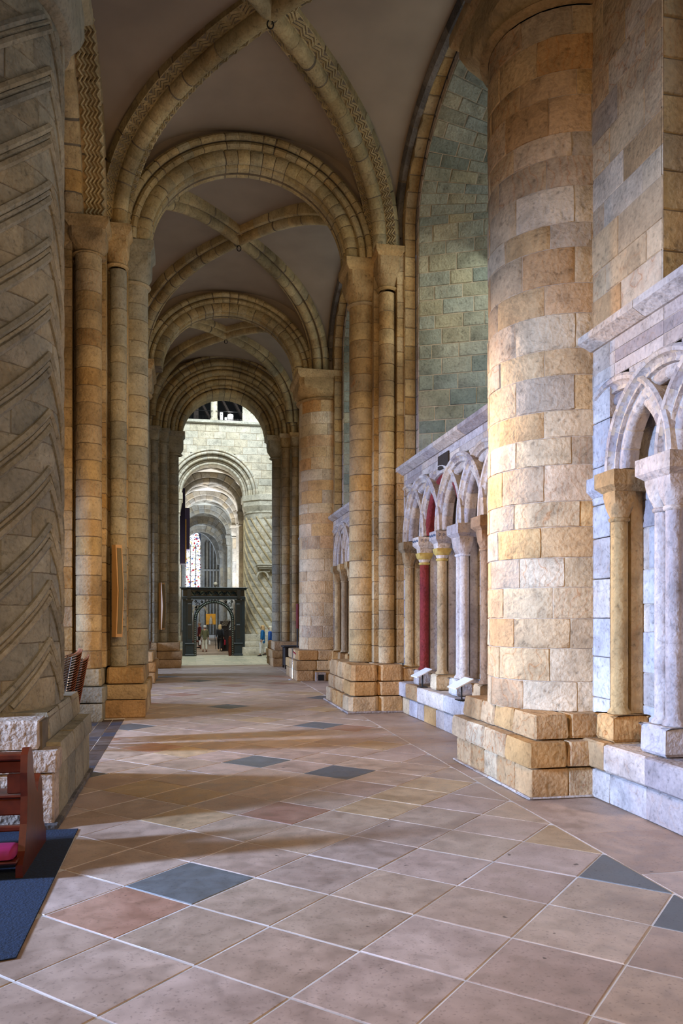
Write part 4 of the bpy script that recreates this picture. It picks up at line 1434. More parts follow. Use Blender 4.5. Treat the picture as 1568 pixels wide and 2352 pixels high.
# spiral column
SXc, SYc, SRr = 4.38, 43.4, 1.3
t = thing('spiral_column', 'great round column with spiral grooves, beyond the crossing beside the screen', 'column', (SXc, SYc, -0.15))
stones(t, cyl_f(SXc, SYc, SRr), courses(0.95, 7.5, 0.36), lambda a, b: [(math.radians(140) * SRr, math.radians(300) * SRr)], 0.75, M['cross'], M['mortar_pale'], back='shaft_core', du=0.22, smooth=40, proud=0.004, gap=0.004, dep=0.012)
for k in range(-9, 16):
    pts = []
    for i in range(41):
        a = 140 + 160 * i / 40
        z = 8.2 - k * 0.62 - (math.radians(a) - math.radians(140)) * SRr * 1.5
        z += 3.0
        if 0.97 < z < 7.35:
            pts.append((SXc + (SRr + 0.01) * math.cos(math.radians(a)), SYc + (SRr + 0.01) * math.sin(math.radians(a)), z))
    if len(pts) > 2:
        V, F = tube(pts, 0.05, 6)
        obj('spiral_roll', V, F, M['spiral'], t, 50)
V = []
prof = [(1.3, 7.5), (1.34, 7.52), (1.34, 7.6), (1.3, 7.62)]
V, F = lathe(prof, SXc, SYc, 40); obj('astragal', V, F, M['cross'], t, 50)
V, F = sweep([[(SXc + q * math.cos(a), SYc + q * math.sin(a), z) for a in [PI / 8 + PI / 4 * i for i in range(8)]] for q, z in ((1.36, 7.6), (1.5, 7.9), (1.5, 8.15), (1.56, 8.18), (1.56, 8.48))])
obj('capital', V, F, M['cross'], t)
for za, zb, q in ((-0.15, 0.3, 0.30), (0.3, 0.6, 0.24), (0.6, 0.97, 0.12)):
    for i, (xa, xb) in enumerate(((SXc - SRr - q, SXc - 0.4), (SXc - 0.4, SXc + SRr + q))):
        V, F = block(rect(xa, xb - 0.005, SYc - SRr - q, SYc + SRr + q, 0.01), za, zb, b=0.04); obj('plinth_stone', V, F, M['cross'], t, 30)
t = thing('wall_niche', 'small carved stone bracket and niche on the spiral column', 'niche', (4.1, 42.0, 5))
for z, w_, dpt in ((4.65, 0.52, 0.34), (4.55, 0.48, 0.30), (4.45, 0.38, 0.24), (4.3, 0.2, 0.15)):
    V, F = block(rect(4.15 - w_, 4.15 + w_, SYc - SRr - dpt, SYc - SRr + 0.3), z, z + 0.1, b=0.015); obj('moulding', V, F, M['cross'], t, 30)
V, F = tube([(3.95 + 0.3 * math.cos(a * PI / 8), SYc - SRr - 0.12, 4.0 + 0.34 * math.sin(a * PI / 8)) for a in range(9)], 0.05, 6); obj('niche_arch', V, F, M['cross'], t, 50)

# nave aisle: repeated arches, webs, responds
nv = thing('ceiling', 'bright groin vault of the nave aisle beyond the screen', None, (1.3, 60, 11), kind='structure')
ys_n = [49.6, 56.8, 64.0, 71.2, 78.4]
prev = W4 + 1.0
for i, yy in enumerate(ys_n):
    a, b = prev, yy - 0.4
    for sd in ((1, 0), (-1, 0), (0, 1), (0, -1)):
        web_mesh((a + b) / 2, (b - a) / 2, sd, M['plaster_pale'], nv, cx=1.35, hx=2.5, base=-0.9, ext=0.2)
    strip_over_arch(b, b + 0.8, M['plaster_pale'], nv, cx=1.35, hx=2.5, base=-0.9)
    t = thing('nave_arch', ['nearest', 'second', 'third', 'fourth', 'last'][i] + ' of the round arches receding down the nave aisle above the screen', 'arch', (1.35, yy, 10), 'nave aisle arches')
    for k, (ra, rb, dy, dpt) in enumerate(((1.75, 2.05, -0.3, 0.6), (2.02, 2.4, -0.5, 1.0))):
        r = arch_ring(1.35, yy, 8.5, 'x')
        P = [(rb, dy + dpt), (rb, dy), (ra + 0.17, dy - 0.01)] + arc2(ra + 0.09, dy + 0.07, 0.085, 300, 110, 4) + [(ra + 0.02, dy + 0.2), (ra + 0.02, dy + dpt)]
        voussoirs(t, r, P, 0, PI, 14, M['nave'], M['mortar'], seg=2, total=6)
    for sg in (1, -1):
        rib_t = thing('nave_rib', 'diagonal vault rib of the %s nave aisle bay, springing at %s' % (WORDS[i], 'right' if sg > 0 else 'left'), 'rib', (1.35, (a + b) / 2, 10.8), 'nave aisle ribs')
        ring, pos = rib_ring(1.35, (a + b) / 2, 2.5 * sg, (b - a) / 2, zs=8.5, h=2.38)
        V, F = sweep([ring(0.05 + (PI - 0.1) * q / 30, RIB) for q in range(31)])
        obj('rib_moulding', V, F, M['nave'], rib_t, 50)
    prev = b + 0.8
    for side in (1, -1):
        if side < 0 and i > 3: continue
        xx = 1.35 + side * 2.08
        t = thing('nave_pier', '%s %s pier of the nave aisle' % (WORDS[i], 'right' if side > 0 else 'left'), 'pier', (xx, yy, 0), 'nave aisle piers')
        V, F = box(min(xx, xx + side * 1.2), max(xx, xx + side * 1.2), yy - 0.75, yy + 0.75, -0.15, 8.5)
        obj('pier_core', V, F, M['nave'], t)
        for (dx, dy, rr) in ((0.0, 0.0, 0.26), (0.28 * side, -0.62, 0.16), (0.55 * side, -0.82, 0.14)):
            zt = 7.6
            shaft(t, xx + dx, yy + dy, rr, 0.7, zt, 0.9, M['nave'], M['mortar'], 0, 360, n=10)
            cushion(t, xx + dx, yy + dy, rr, rr + 0.09, zt, 8.48, 0.2, M['nave'], n=20)
        V, F = block(rect(xx - 0.35 if side > 0 else xx - 1.2, xx + 1.2 if side > 0 else xx + 0.35, yy - 1.0, yy + 1.0, 0.02), -0.15, 0.7, b=0.05)
        obj('plinth', V, F, M['nave'], t, 30)
V, F = box(4.3, 4.6, 45, 96, -0.15, 12)
tag(obj('wall_nave_aisle', V, F, M['nave']), 'right-hand wall of the nave aisle beyond the screen', kind='structure')
V, F = box(-4.5, -4.2, 43.8, 96, -0.15, 14)
tag(obj('wall_nave_left', V, F, M['nave']), 'shadowed left side of the nave aisle beyond the screen', kind='structure')
ew = thing('wall_end', 'far end wall of the nave holding the stained glass window', None, (1, 92, 0), kind='structure')
for (a, b, c, d) in ((-6, -0.25, -0.15, 22), (1.55, 6, -0.15, 22), (-0.25, 1.55, -0.15, 4.6), (-0.25, 1.55, 12.2, 22)):
    V, F = box(a, b, 92, 92.6, c, d); obj('masonry', V, F, M['nave'], ew)
for k in range(6):
    xx = 1.9 + k * 0.36
    V, F = lathe([(0.1, -0.1), (0.1, 10.5)], xx, 91.7, 8); obj('wall_shaft', V, F, M['nave'], ew, 50)
V, F = box(1.7, 4.1, 91.5, 91.9, 7.2, 7.4); obj('shaft_ring', V, F, M['nave'], ew)
V, F = sweep([arch_ring(1.0, 84, 7.5, 'x', 1.6)(PI * i / 20, [(2.1, 0), (2.6, 0), (2.6, 1), (2.1, 1)]) for i in range(21)])
t = thing('pointed_arch', 'last dark arch at the end of the nave aisle framing the stained glass', 'arch', (1.0, 84, 10))
obj('arch_ring', V, F, M['nave'], t, 40)


def stained():
    m, nt, N, L, B = nodes('stained_glass')
    tc = N.new('ShaderNodeTexCoord')
    vo = N.new('ShaderNodeTexVoronoi'); vo.inputs['Scale'].default_value = 7
    L.new(tc.outputs['Object'], vo.inputs['Vector'])
    sep = N.new('ShaderNodeSeparateColor'); L.new(vo.outputs['Color'], sep.inputs[0])
    r = ramp(N, [(0.0, lin('FFFFFF')), (0.62, lin('F4F6FF')), (0.72, lin('A02030')), (0.8, lin('FFF2DC')), (0.88, lin('3A5A90')), (0.94, lin('E8D080')), (1, lin('301820'))], 'CONSTANT')
    L.new(sep.outputs[0], r.inputs[0])
    ve = N.new('ShaderNodeTexVoronoi'); ve.feature = 'DISTANCE_TO_EDGE'; ve.inputs['Scale'].default_value = 7
    L.new(tc.outputs['Object'], ve.inputs['Vector'])
    rr = ramp(N, [(0.04, 0.03), (0.07, 1.0)]); L.new(ve.outputs['Distance'], rr.inputs[0])
    c = mixc(N, L, 1.0, r.outputs[0], rr.outputs[0], 'MULTIPLY')
    L.new(c, B.inputs['Base Color']); L.new(c, B.inputs['Emission Color'])
    B.inputs['Emission Strength'].default_value = 1.6
    return m


t = thing('stained_glass_window', 'tall lit stained glass window at the far end, seen above the screen', 'window', (0.65, 92, 4.6))
pts = [(-0.25, 4.6), (1.55, 4.6), (1.55, 9.6)] + [(0.65 + 0.9 * math.cos(a), 9.6 + 2.6 * math.sin(a)) for a in (0.4, 0.8, 1.2, PI / 2, PI - 1.2, PI - 0.8, PI - 0.4)] + [(-0.25, 9.6)]
obj('pane', [(x, 92.1, z) for x, z in pts], [tuple(range(len(pts)))], stained(), t)
for xx in (-0.2, 0.35, 0.95, 1.5):
    V, F = box(xx - 0.035, xx + 0.035, 91.95, 92.1, 4.6, 10.2); obj('mullion', V, F, M['dark'], t)
for q in range(9):
    V, F = box(-0.25, 1.55, 92.0, 92.08, 4.6 + q * 0.68, 4.63 + q * 0.68); obj('crossbar', V, F, M['dark'], t)
# dark hangings left of the window
t = thing('organ_case', 'dark blue hanging case beside the left jamb above the screen', 'case', (-0.3, 47, 5))
V, F = block(rect(-1.4, -0.12, 46.5, 47.6), 5.0, 9.4, b=0.05); obj('casing', V, F, M['banner'], t, 30)
V, F = block(rect(-1.4, 0.16, 52, 53), 6.3, 9.0, b=0.05); obj('side_panel', V, F, M['banner'], t, 30)
V, F = box(-0.14, -0.05, 46.6, 46.7, 5.1, 7.6); obj('gilt_edge', V, F, M['brass'], t)

# ---------------------------------------------------------------- carved wooden screen
GY = 42.0
t = thing('carved_screen', 'dark carved wooden screen with a round arched opening across the far aisle', 'screen', (1.35, GY, -0.15))
gx0, gx1 = -0.24, 3.0


def gbox(name, x0, x1, z0, z1, d0=-0.15, d1=0.15, mat='screen', b=0.015):
    V, F = block(rect(x0, x1, GY + d0, GY + d1), z0, z1, b=b, dep=0.01, jit=0)
    return obj(name, V, F, M[mat], t, 30)


for sx in (0, 1):
    def X(a, b):
        return (gx0 + a, gx0 + b) if sx == 0 else (gx1 - b, gx1 - a)
    gbox('side_panel', *X(0.0, 0.36), -0.15, 2.85)
    gbox('pilaster', *X(0.22, 0.50), 0.5, 2.75, -0.25, 0.15)
    gbox('inner_panel', *X(0.27, 0.45), 0.75, 1.5, -0.27, -0.2, 'screen_dark')
    gbox('inner_panel', *X(0.27, 0.45), 1.6, 2.6, -0.27, -0.2, 'screen_dark')
    gbox('pedestal', *X(0.16, 0.56), -0.15, 0.45, -0.3, 0.2)
    gbox('pedestal_cap', *X(0.12, 0.60), 0.45, 0.53, -0.34, 0.2)
    gbox('pedestal_foot', *X(0.12, 0.60), -0.15, -0.05, -0.34, 0.2)
    gbox('capital', *X(0.18, 0.54), 2.72, 2.84, -0.3, 0.15, 'screen_dark')
    gbox('corbel', *X(0.24, 0.42), 2.85, 3.38, -0.38, 0.1, 'screen_dark')
gbox('lintel', gx0 - 0.02, gx1 + 0.02, 2.82, 2.98, -0.22, 0.18)
gbox('frieze_board', gx0 + 0.02, gx1 - 0.02, 2.98, 3.32, -0.14, 0.14, 'screen_dark')
gbox('cornice', gx0 - 0.08, gx1 + 0.08, 3.32, 3.40, -0.36, 0.2)
gbox('cornice', gx0 - 0.14, gx1 + 0.14, 3.40, 3.46, -0.44, 0.24)
# scrollwork of the frieze
n = 0
xx = gx0 + 0.55
while xx < gx1 - 0.5:
    pts = []
    dr = 1 if n % 2 else -1
    for k in range(14):
        a = k * 0.7
        r = 0.115 * (1 - k / 17)
        pts.append((xx + r * math.cos(a), GY - 0.17, 3.15 + dr * r * math.sin(a)))
    V, F = tube(pts, 0.017, 5)
    obj('scroll', V, F, M['gilt'] if n % 3 == 0 else M['screen'], t, 50)
    V, F = tube([(xx - 0.1, GY - 0.16, 3.15 - dr * 0.12), (xx, GY - 0.2, 3.15), (xx + 0.1, GY - 0.16, 3.15 + dr * 0.13)], [0.01, 0.035, 0.01], 5)
    obj('leaf', V, F, M['screen'], t, 50)
    xx += 0.155
    n += 1
# arch ring with beads
gcx, gcz, gr = 1.38, 1.72, 1.0
V, F = sweep([arch_ring(gcx, GY, gcz, 'x')(PI * i / 32, [(gr - 0.10, -0.12), (gr + 0.06, -0.16), (gr + 0.06, 0.12), (gr - 0.10, 0.12)]) for i in range(33)])
obj('arch_ring', V, F, M['screen_dark'], t, 30)
for sg in (-1, 1):
    V, F = box(gcx + sg * (gr - 0.02) - 0.08, gcx + sg * (gr - 0.02) + 0.08, GY - 0.14, GY + 0.12, -0.15, gcz)
    obj('jamb', V, F, M['screen_dark'], t)
beads = [(gcx + (gr - 0.02) * math.cos(PI * i / 34), gcz + (gr - 0.02) * math.sin(PI * i / 34)) for i in range(35)]
beads += [(gcx + sg * (gr - 0.02), gcz - 0.1 * q) for sg in (-1, 1) for q in range(1, 19)]
bme = None
for bx, bz in beads:
    if bme is None:
        V, F = lathe([(0.0, -0.032), (0.026, -0.018), (0.032, 0), (0.026, 0.018), (0.0, 0.032)], 0, 0, 8)
        bme = mesh('bead', V, F, M['gilt'], 60)
    o = put('bead', bme, t)
    o.location = (bx, GY - 0.165, bz)
# pierced spandrels
for sg in (-1, 1):
    for (dx, dz, r0) in ((0.83, 0.83, 0.13), (0.62, 0.98, 0.07), (0.93, 0.58, 0.06), (0.95, 1.0, 0.07)):
        for q in range(5):
            a0 = q * 1.256
            pts = [(gcx + sg * (dx + 0.0) + r0 * (0.3 + 0.7 * k / 6) * math.cos(a0 + k * 0.35), GY, gcz + dz + r0 * (0.3 + 0.7 * k / 6) * math.sin(a0 + k * 0.35)) for k in range(7)]
            V, F = tube(pts, 0.016, 5)
            obj('spandrel_leaf', V, F, M['screen_dark'], t, 50)
t = thing('finial', 'small pale round finial on top of the carved screen', 'finial', (1.46, GY, 3.46))
V, F = lathe([(0.03, 3.44), (0.03, 3.5), (0.06, 3.52), (0.11, 3.6), (0.11, 3.66), (0.07, 3.73), (0.0, 3.76)], 1.46, GY, 12)
obj('knob', V, F, M['cross'], t, 60)

# ---------------------------------------------------------------- column speakers
def column_speaker(x, y, z0, z1, w, d, lab, rot):
    t = thing('column_speaker', lab, 'speaker', (x, y, z0), 'tan column speakers on the left piers')
    zm = (z0 + z1) / 2
    c, s = math.cos(rot), math.sin(rot)
    def R(a, b, z):
        return (x + a * c - b * s, y + a * s + b * c, z)
    def ring(z, off, ww, dd):
        return [R(-ww / 2, -off, z), (R(ww / 2, -off, z)), R(ww / 2, dd, z), R(-ww / 2, dd, z)]
    V, F = sweep([ring(z0, 0.00, w, d), ring(zm, 0.05, w, d), ring(z1, -0.01, w, d)])
    obj('casing', V, F, M['speaker'], t)
    V, F = sweep([[R(-w * 0.33, -o - 0.012, z), R(w * 0.33, -o - 0.012, z), R(w * 0.33, -o + 0.02, z), R(-w * 0.33, -o + 0.02, z)] for z, o in ((z0 + 0.06, 0.0), (zm, 0.05), (z1 - 0.06, -0.01))])
    obj('grille', V, F, M['grille'], t)
    for zz in (z0 + 0.2, z1 - 0.2):
        V, F = box(x - 0.02, x + 0.02, y + d * 0.5, y + d + 0.12, zz - 0.03, zz + 0.03)
        obj('bracket', V, F, M['black'], t)


column_speaker(-1.26, 15.30, 1.52, 3.26, 0.15, 0.12, 'long slim tan column speaker fixed on the left clustered pier', 0.75)
column_speaker(-0.88, 30.0, 1.42, 3.18, 0.19, 0.14, 'smaller-looking slim tan speaker on the far pier before the crossing', 0.95)

# ---------------------------------------------------------------- stacked chairs
def chair_parts(root):
    """local frame: sitter faces -x, seat 0.44 above the feet"""
    MBs = MB()
    V = []
    F = []
    n = 8
    for i in range(n + 1):
        q = i / n
        x = -0.22 + 0.2 * q
        z = 0.44 - 0.03 * math.sin(q * PI) + (0.02 if i == 0 else 0)
        for y in (-0.22, 0.22):
            for dz in (0, 0.012):
                V.append((x, y * (1 - 0.1 * q), z + dz))
    for i in range(n):
        a, b = 4 * i, 4 * i + 4
        F += [(a, b, b + 2, a + 2), (a + 1, a + 3, b + 3, b + 1), (a, a + 1, b + 1, b), (a + 2, b + 2, b + 3, a + 3)]
    F += [(0, 2, 3, 1), (4 * n, 4 * n + 1, 4 * n + 3, 4 * n + 2)]
    seat = mesh('seat', V, F, M['chair_wood'], 40)
    V = []
    F = []
    m = 8
    for j in range(4):
        z = 0.62 + 0.075 * j
        for i in range(m + 1):
            a = -0.5 + i / m
            x = 0.27 + 0.035 * j - 0.05 * (2 * abs(a)) ** 2
            for dx in (0, 0.014):
                V.append((x + dx, a * 0.44, z))
    row = 2 * (m + 1)
    for j in range(3):
        for i in range(m):
            for dx in (0, 1):
                p = j * row + 2 * i + dx
                F.append((p, p + 2, p + row + 2, p + row))
    for i in range(m):
        for j in (0, 3):
            p = j * row + 2 * i
            F.append((p, p + 1, p + 3, p + 2))
    for j in range(3):
        for i in (0, m):
            p = j * row + 2 * i
            F.append((p, p + 1, p + row + 1, p + row))
    back = mesh('backrest', V, F, M['chair_wood'], 40)
    out = [('seat', seat), ('backrest', back)]
    for sg in (-1, 1):
        y = 0.235 * sg
        V, F = tube([(-0.12, y, 0.43), (0.18, y, 0.43), (0.285, y * 0.9, 0.62), (0.37, y * 0.9, 0.84)], 0.008, 6)
        V2, F2 = tube([(-0.04, y, 0.43), (0.20, y, 0.03), (0.22, y * 0.7, 0.03)], 0.008, 6)
        mb = MB(); mb.add(V, F); mb.add(V2, F2)
        out.append(('side_frame', mesh('side_frame', mb.V, mb.F, M['chrome'], 50)))
    V, F = tube([(-0.04, -0.235, 0.425), (-0.04, 0.235, 0.425)], 0.007, 5)
    out.append(('crossbar', mesh('crossbar', V, F, M['chrome'], 50)))
    return out


ORD = ['top', 'second', 'third', 'fourth', 'fifth', 'sixth', 'seventh', 'eighth', 'ninth', 'tenth', 'eleventh', 'twelfth', 'thirteenth', 'fourteenth', 'fifteenth', 'sixteenth', 'seventeenth', 'eighteenth', 'nineteenth', 'twentieth', 'twenty-first', 'twenty-second', 'twenty-third', 'twenty-fourth', 'twenty-fifth']
CP = chair_parts(None)
NCH = 25
sx0, sy0 = -1.72, 11.9
for k in range(NCH):
    if k == 0: lab = 'lowest chrome-legged chair of the stack behind the chevron column'
    elif k == NCH - 1: lab = 'topmost wooden-backed chair of the stack behind the chevron column'
    else: lab = ORD[NCH - 1 - k] + ' wooden-backed chair down from the top of the near chair stack'
    t = thing('stacking_chair', lab, 'chair', (sx0 + 0.007 * k, sy0, 0.02 + 0.0375 * k), 'stacked chairs behind the chevron column')
    t.rotation_euler = (0, 0.38, PI + 0.25)
    for nm, me in CP:
        put(nm, me, t, local=True)
for k in range(22):
    t = thing('stacking_chair', (ORD[21 - k] + ' chair down from the top of the rear chair stack'), 'chair', (sx0 + 0.06 + 0.007 * k, sy0 + 0.62, 0.02 + 0.0375 * k), 'second chair stack behind the chevron column')
    t.rotation_euler = (0, 0.38, PI + 0.15)
    for nm, me in CP:
        put(nm, me, t, local=True)

# ---------------------------------------------------------------- kneeling desk at the left edge
t = thing('kneeler', 'brown wooden kneeling desk at the lower left edge', 'kneeler', (-1.75, 6.5, 0))
def panel(xx, th=0.05):
    # outline in (y, z)
    P = [(6.02, 0.0), (6.98, 0.0), (6.98, 0.10), (6.86, 0.20), (6.80, 0.50), (6.80, 0.56), (6.72, 0.63), (6.64, 0.58), (6.60, 0.50), (6.52, 0.56), (6.44, 0.70), (6.40, 0.84), (6.345, 0.905), (6.27, 0.915), (6.20, 0.87), (6.18, 0.74), (6.20, 0.56), (6.17, 0.36), (6.10, 0.18), (6.02, 0.10)]
    n = len(P)
    V = [(xx, y, z) for y, z in P] + [(xx + th, y, z) for y, z in P]
    F = [tuple(range(n)), tuple(range(2 * n - 1, n - 1, -1))] + [(i, n + i, n + (i + 1) % n, (i + 1) % n) for i in range(n)]
    return obj('end_panel', V, F, M['pew_wood'], t)
panel(-1.22)
panel(-2.45)
def kb(name, y0, y1, z0, z1, x0=-2.42, x1=-1.2, mat='pew_wood', b=0.01):
    V, F = block(rect(x0, x1, y0, y1), z0, z1, b=b, dep=0.008, jit=0)
    return obj(name, V, F, M[mat], t, 30)
kb('top_rail', 6.23, 6.36, 0.82, 0.875)
kb('upper_rail', 6.27, 6.33, 0.72, 0.82)
for sx in (-2.40, -1.33):
    kb('stile', 6.275, 6.325, 0.56, 0.72, sx, sx + 0.13)
kb('book_ledge', 6.26, 6.55, 0.53, 0.56)
kb('middle_rail', 6.27, 6.33, 0.40, 0.53)
kb('lower_rail', 6.26, 6.32, 0.28, 0.33)
kb('foot_rail', 6.26, 6.32, 0.05, 0.10)
kb('kneeling_board', 5.96, 6.22, 0.12, 0.15)
V, F = sweep([[(-2.4 + 1.18 * q, 6.09 + a * k, 0.19 + b * k) for a, b in ((-0.13, -0.03), (-0.12, 0.025), (-0.06, 0.045), (0.06, 0.045), (0.12, 0.025), (0.13, -0.03), (0.1, -0.04), (-0.1, -0.04))] for q, k in ((0, 0.6), (0.01, 0.9), (0.03, 1), (0.97, 1), (0.99, 0.9), (1, 0.6))])
o = obj('kneeling_cushion', V, F, M['cushion'], t, 60)
tag(o, 'magenta padded kneeling cushion')
# carpet
V, F = block([(-6.0, 3.2), (-0.93, 4.62), (-0.955, 7.33), (-6.0, 7.33)], 0.0, 0.014, b=0.004, dep=0.004, jit=0)
o = obj('carpet', V, F, M['carpet'])
tag(o, 'dark blue carpet at the lower left corner under the kneeling desk', 'carpet')

# ---------------------------------------------------------------- sign lecterns on the bench
for (x, y, lab) in ((4.2, 13.72, 'small white sign lectern on the bench beside the red column'), (4.13, 11.45, 'white tilted sign lectern on the bench next to the big round column')):
    t = thing('sign_lectern', lab, 'lectern', (x, y, 0.62), 'white sign lecterns on the wall bench')
    V, F = box(x - 0.08, x + 0.08, y - 0.08, y + 0.08, 0.62, 0.635); obj('foot_plate', V, F, M['black'], t)
    V, F = tube([(x, y, 0.63), (x, y, 0.86)], 0.013, 8); obj('post', V, F, M['black'], t, 50)
    Vp = []
    for dz in (0, 0.018):
        for a, b in ((-1, -1), (1, -1), (1, 1), (-1, 1)):
            Vp.append((x - 0.02 + a * 0.14, y + b * 0.2, 0.875 + 0.07 * a + dz))
    obj('sign_panel', Vp, [(0, 3, 2, 1), (4, 5, 6, 7), (0, 1, 5, 4), (1, 2, 6, 5), (2, 3, 7, 6), (3, 0, 4, 7)], M['white'], t)

# wall plaques
V, F = block(rect(4.32, 4.36, 12.65, 13.2), 4.47, 4.72, b=0.006, dep=0.004)
tag(obj('plaque', V, F, M['plaque']), 'small dark bronze plaque on the wall above the painted arches', 'plaque')
V, F = block(rect(4.32, 4.36, 18.55, 18.9), 4.28, 4.6, b=0.006, dep=0.004)
tag(obj('plaque', V, F, M['plaque_green']), 'small olive green plaque on the distant wall beside the clustered pier', 'plaque')

# rope barriers
def stanchion(x, y, lab, mat='chrome', rope=None, z0=0.0, hgt=0.95):
    t = thing('barrier_post', lab, 'post', (x, y, z0), 'rope barrier posts')
    V, F = lathe([(0.16, z0), (0.16, z0 + 0.015), (0.03, z0 + 0.03), (0.022, z0 + 0.05), (0.022, z0 + hgt - 0.05), (0.035, z0 + hgt - 0.04), (0.04, z0 + hgt), (0.0, z0 + hgt + 0.02)], x, y, 12)
    obj('post', V, F, M[mat], t, 50)
    if rope:
        pts = []
        for i in range(13):
            q = i / 12
            pts.append((x + (rope[0] - x) * q, y + (rope[1] - y) * q, z0 + hgt - 0.08 + (rope[2] - z0 - hgt + 0.08) * q - 0.25 * math.sin(PI * q)))
        V, F = tube(pts, 0.02, 6)
        o = obj('rope', V, F, M['rope'], t, 60)
        tag(o, 'magenta barrier rope')


p = at(672, 1561)
stanchion(p[0], p[1], 'chrome barrier post with magenta rope beside the far round column', 'chrome', (3.9, 23.5, 0.8))
p = at(412, 1503, -0.15)
stanchion(p[0], p[1], 'small brass barrier post left of the carved screen', 'brass', (p[0] - 0.6, p[1] + 0.5, 0.75), -0.15)
# dark table at the right crossing pier
t = thing('side_table', 'dark wooden table against the right crossing pier', 'table', (3.75, 28.8, 0))
V, F = block(rect(3.45, 4.05, 28.4, 29.3), 0.78, 0.84, b=0.01, jit=0); obj('table_top', V, F, M['timber'], t)
for a in (3.5, 3.95):
    for b in (28.45, 29.2):
        V, F = block(rect(a, a + 0.06, b, b + 0.06), 0, 0.78, b=0.01, jit=0); obj('leg', V, F, M['timber'], t)
V, F = block(rect(3.52, 3.98, 28.5, 29.2), 0.1, 0.76, b=0.01, jit=0); obj('front_panel', V, F, M['timber'], t)
# wooden notice stand in red by the far pier
t = thing('notice_board', 'thin reddish notice board leaning beyond the far round column', 'board', (3.75, 25.9, 0))
V, F = block(rect(3.66, 3.70, 26.3, 26.7), 1.5, 2.35, b=0.01, jit=0); obj('board', V, F, M['red'], t)
V, F = tube([(3.68, 26.5, 0.0), (3.68, 26.5, 1.5)], 0.02, 6); obj('post', V, F, M['black'], t)
# vent box at the foot of the far round column
t = thing('vent_box', 'small pale vent box at the foot of the distant round column', 'vent', (3.85, 22.85, 0))
V, F = box(3.72, 4.0, 22.75, 22.95, 0.0, 0.26); obj('casing', V, F, M['dado'], t)
V, F = box(3.77, 3.95, 22.735, 22.76, 0.03, 0.2); obj('opening', V, F, M['void'], t)  # near-black plate paints the shade inside the vent hole
# reddish hymn shelf seen at the left crossing pier
t = thing('book_shelf', 'low reddish wooden shelf at the foot of the left crossing pier', 'shelf', (-1.3, 28.5, 0))
V, F = block(rect(-1.75, -1.18, 25.9, 26.9), 0.0, 1.05, b=0.01, jit=0); obj('casing', V, F, M['pew_wood'], t)
V, F = block(rect(-1.78, -1.15, 25.86, 26.94), 1.05, 1.1, b=0.01, jit=0); obj('top', V, F, M['pew_wood'], t)

# beyond the screen: painting, easel, furniture
px_, py_ = at(474, 1482, -0.15)
t = thing('painted_panel', 'golden painted panel with a pale figure, standing beyond the screen arch', 'painting', (1.45, 50, -0.15))
V, F = box(1.15, 1.75, 50.0, 50.04, 1.42, 2.1); obj('panel', V, F, M['painting'], t)
V, F = tube([(1.45, 49.97, 1.45), (1.45, 49.96, 1.75), (1.46, 49.97, 1.9)], [0.12, 0.09, 0.03], 8); obj('figure', V, F, M['figure_paint'], t, 60)
V, F = lathe([(0, 1.88), (0.045, 1.92), (0, 1.98)], 1.46, 49.97, 8); obj('figure_head', V, F, M['figure_paint'], t, 60)
for dx in (-0.2, 0.2):
    V, F = tube([(1.45 + dx * 1.6, 50.05, -0.15), (1.45 + dx, 50.08, 1.45)], 0.02, 5); obj('easel_leg', V, F, M['timber'], t)
t = thing('dark_cabinet', 'dark slanted cabinet standing beyond the screen, right of centre', 'cabinet', (2.0, 47, -0.15))
V, F = sweep([[(1.95, 47.5, z), (2.45 + a, 47.5, z), (2.45 + a, 48.1, z), (1.95, 48.1, z)] for z, a in ((-0.15, 0.0), (1.25, 0.0), (1.65, 0.12))]); obj('casing', V, F, M['timber'], t)
for k in range(5):
    V, F = tube([(2.0 + 0.07 * k, 47.45, 1.35), (2.22 + 0.07 * k, 47.45, 1.75)], 0.018, 5); obj('strut', V, F, M['chrome'], t)
t = thing('desk', 'dark desk with sloping top at the right beyond the screen arch', 'desk', (2.3, 45, -0.15))
V, F = block(rect(2.35, 2.95, 45.0, 46.0), -0.15, 1.15, b=0.01, jit=0); obj('casing', V, F, M['timber'], t)
V, F = tube([(2.1, 44.95, 1.1), (2.75, 44.95, 1.5)], 0.03, 5); obj('sloping_rail', V, F, M['timber'], t)
t = thing('rolled_banner', 'rust-coloured upright roll standing at the right jamb of the screen', 'roll', (2.28, 41.6, -0.15))
V, F = lathe([(0.07, -0.15), (0.09, 0.1), (0.075, 0.4), (0.09, 0.7), (0.06, 0.88), (0, 0.9)], 2.2, 41.6, 10); obj('roll', V, F, M['pew_wood'], t, 60)
t = thing('bench', 'reddish low bench beyond the screen at left', 'bench', (0.6, 50, -0.15))
V, F = block(rect(0.1, 0.9, 50.5, 50.9), 0.3, 0.42, b=0.01, jit=0); obj('seat', V, F, M['pew_wood'], t)
for a in (0.15, 0.8):
    V, F = box(a, a + 0.06, 50.55, 50.85, -0.15, 0.3); obj('leg', V, F, M['pew_wood'], t)
for k, xk in enumerate((0.25, 0.85)):
    t = thing('blind_arch', ('left', 'right')[k] + ' small wall arch seen beyond the screen', 'arch', (xk, 60, 1), 'small arches beyond the screen')
    V, F = sweep([arch_ring(xk + 0.1, 60, 2.2, 'x')(PI * i / 12, [(0.45, 0), (0.6, 0), (0.6, 0.1), (0.45, 0.1)]) for i in range(13)]); obj('ring', V, F, M['nave'], t, 40)
    for sg in (-1, 1):
        V, F = lathe([(0.07, -0.15), (0.07, 2.2)], xk + 0.1 + sg * 0.52, 60, 8); obj('shaft', V, F, M['nave'], t, 50)


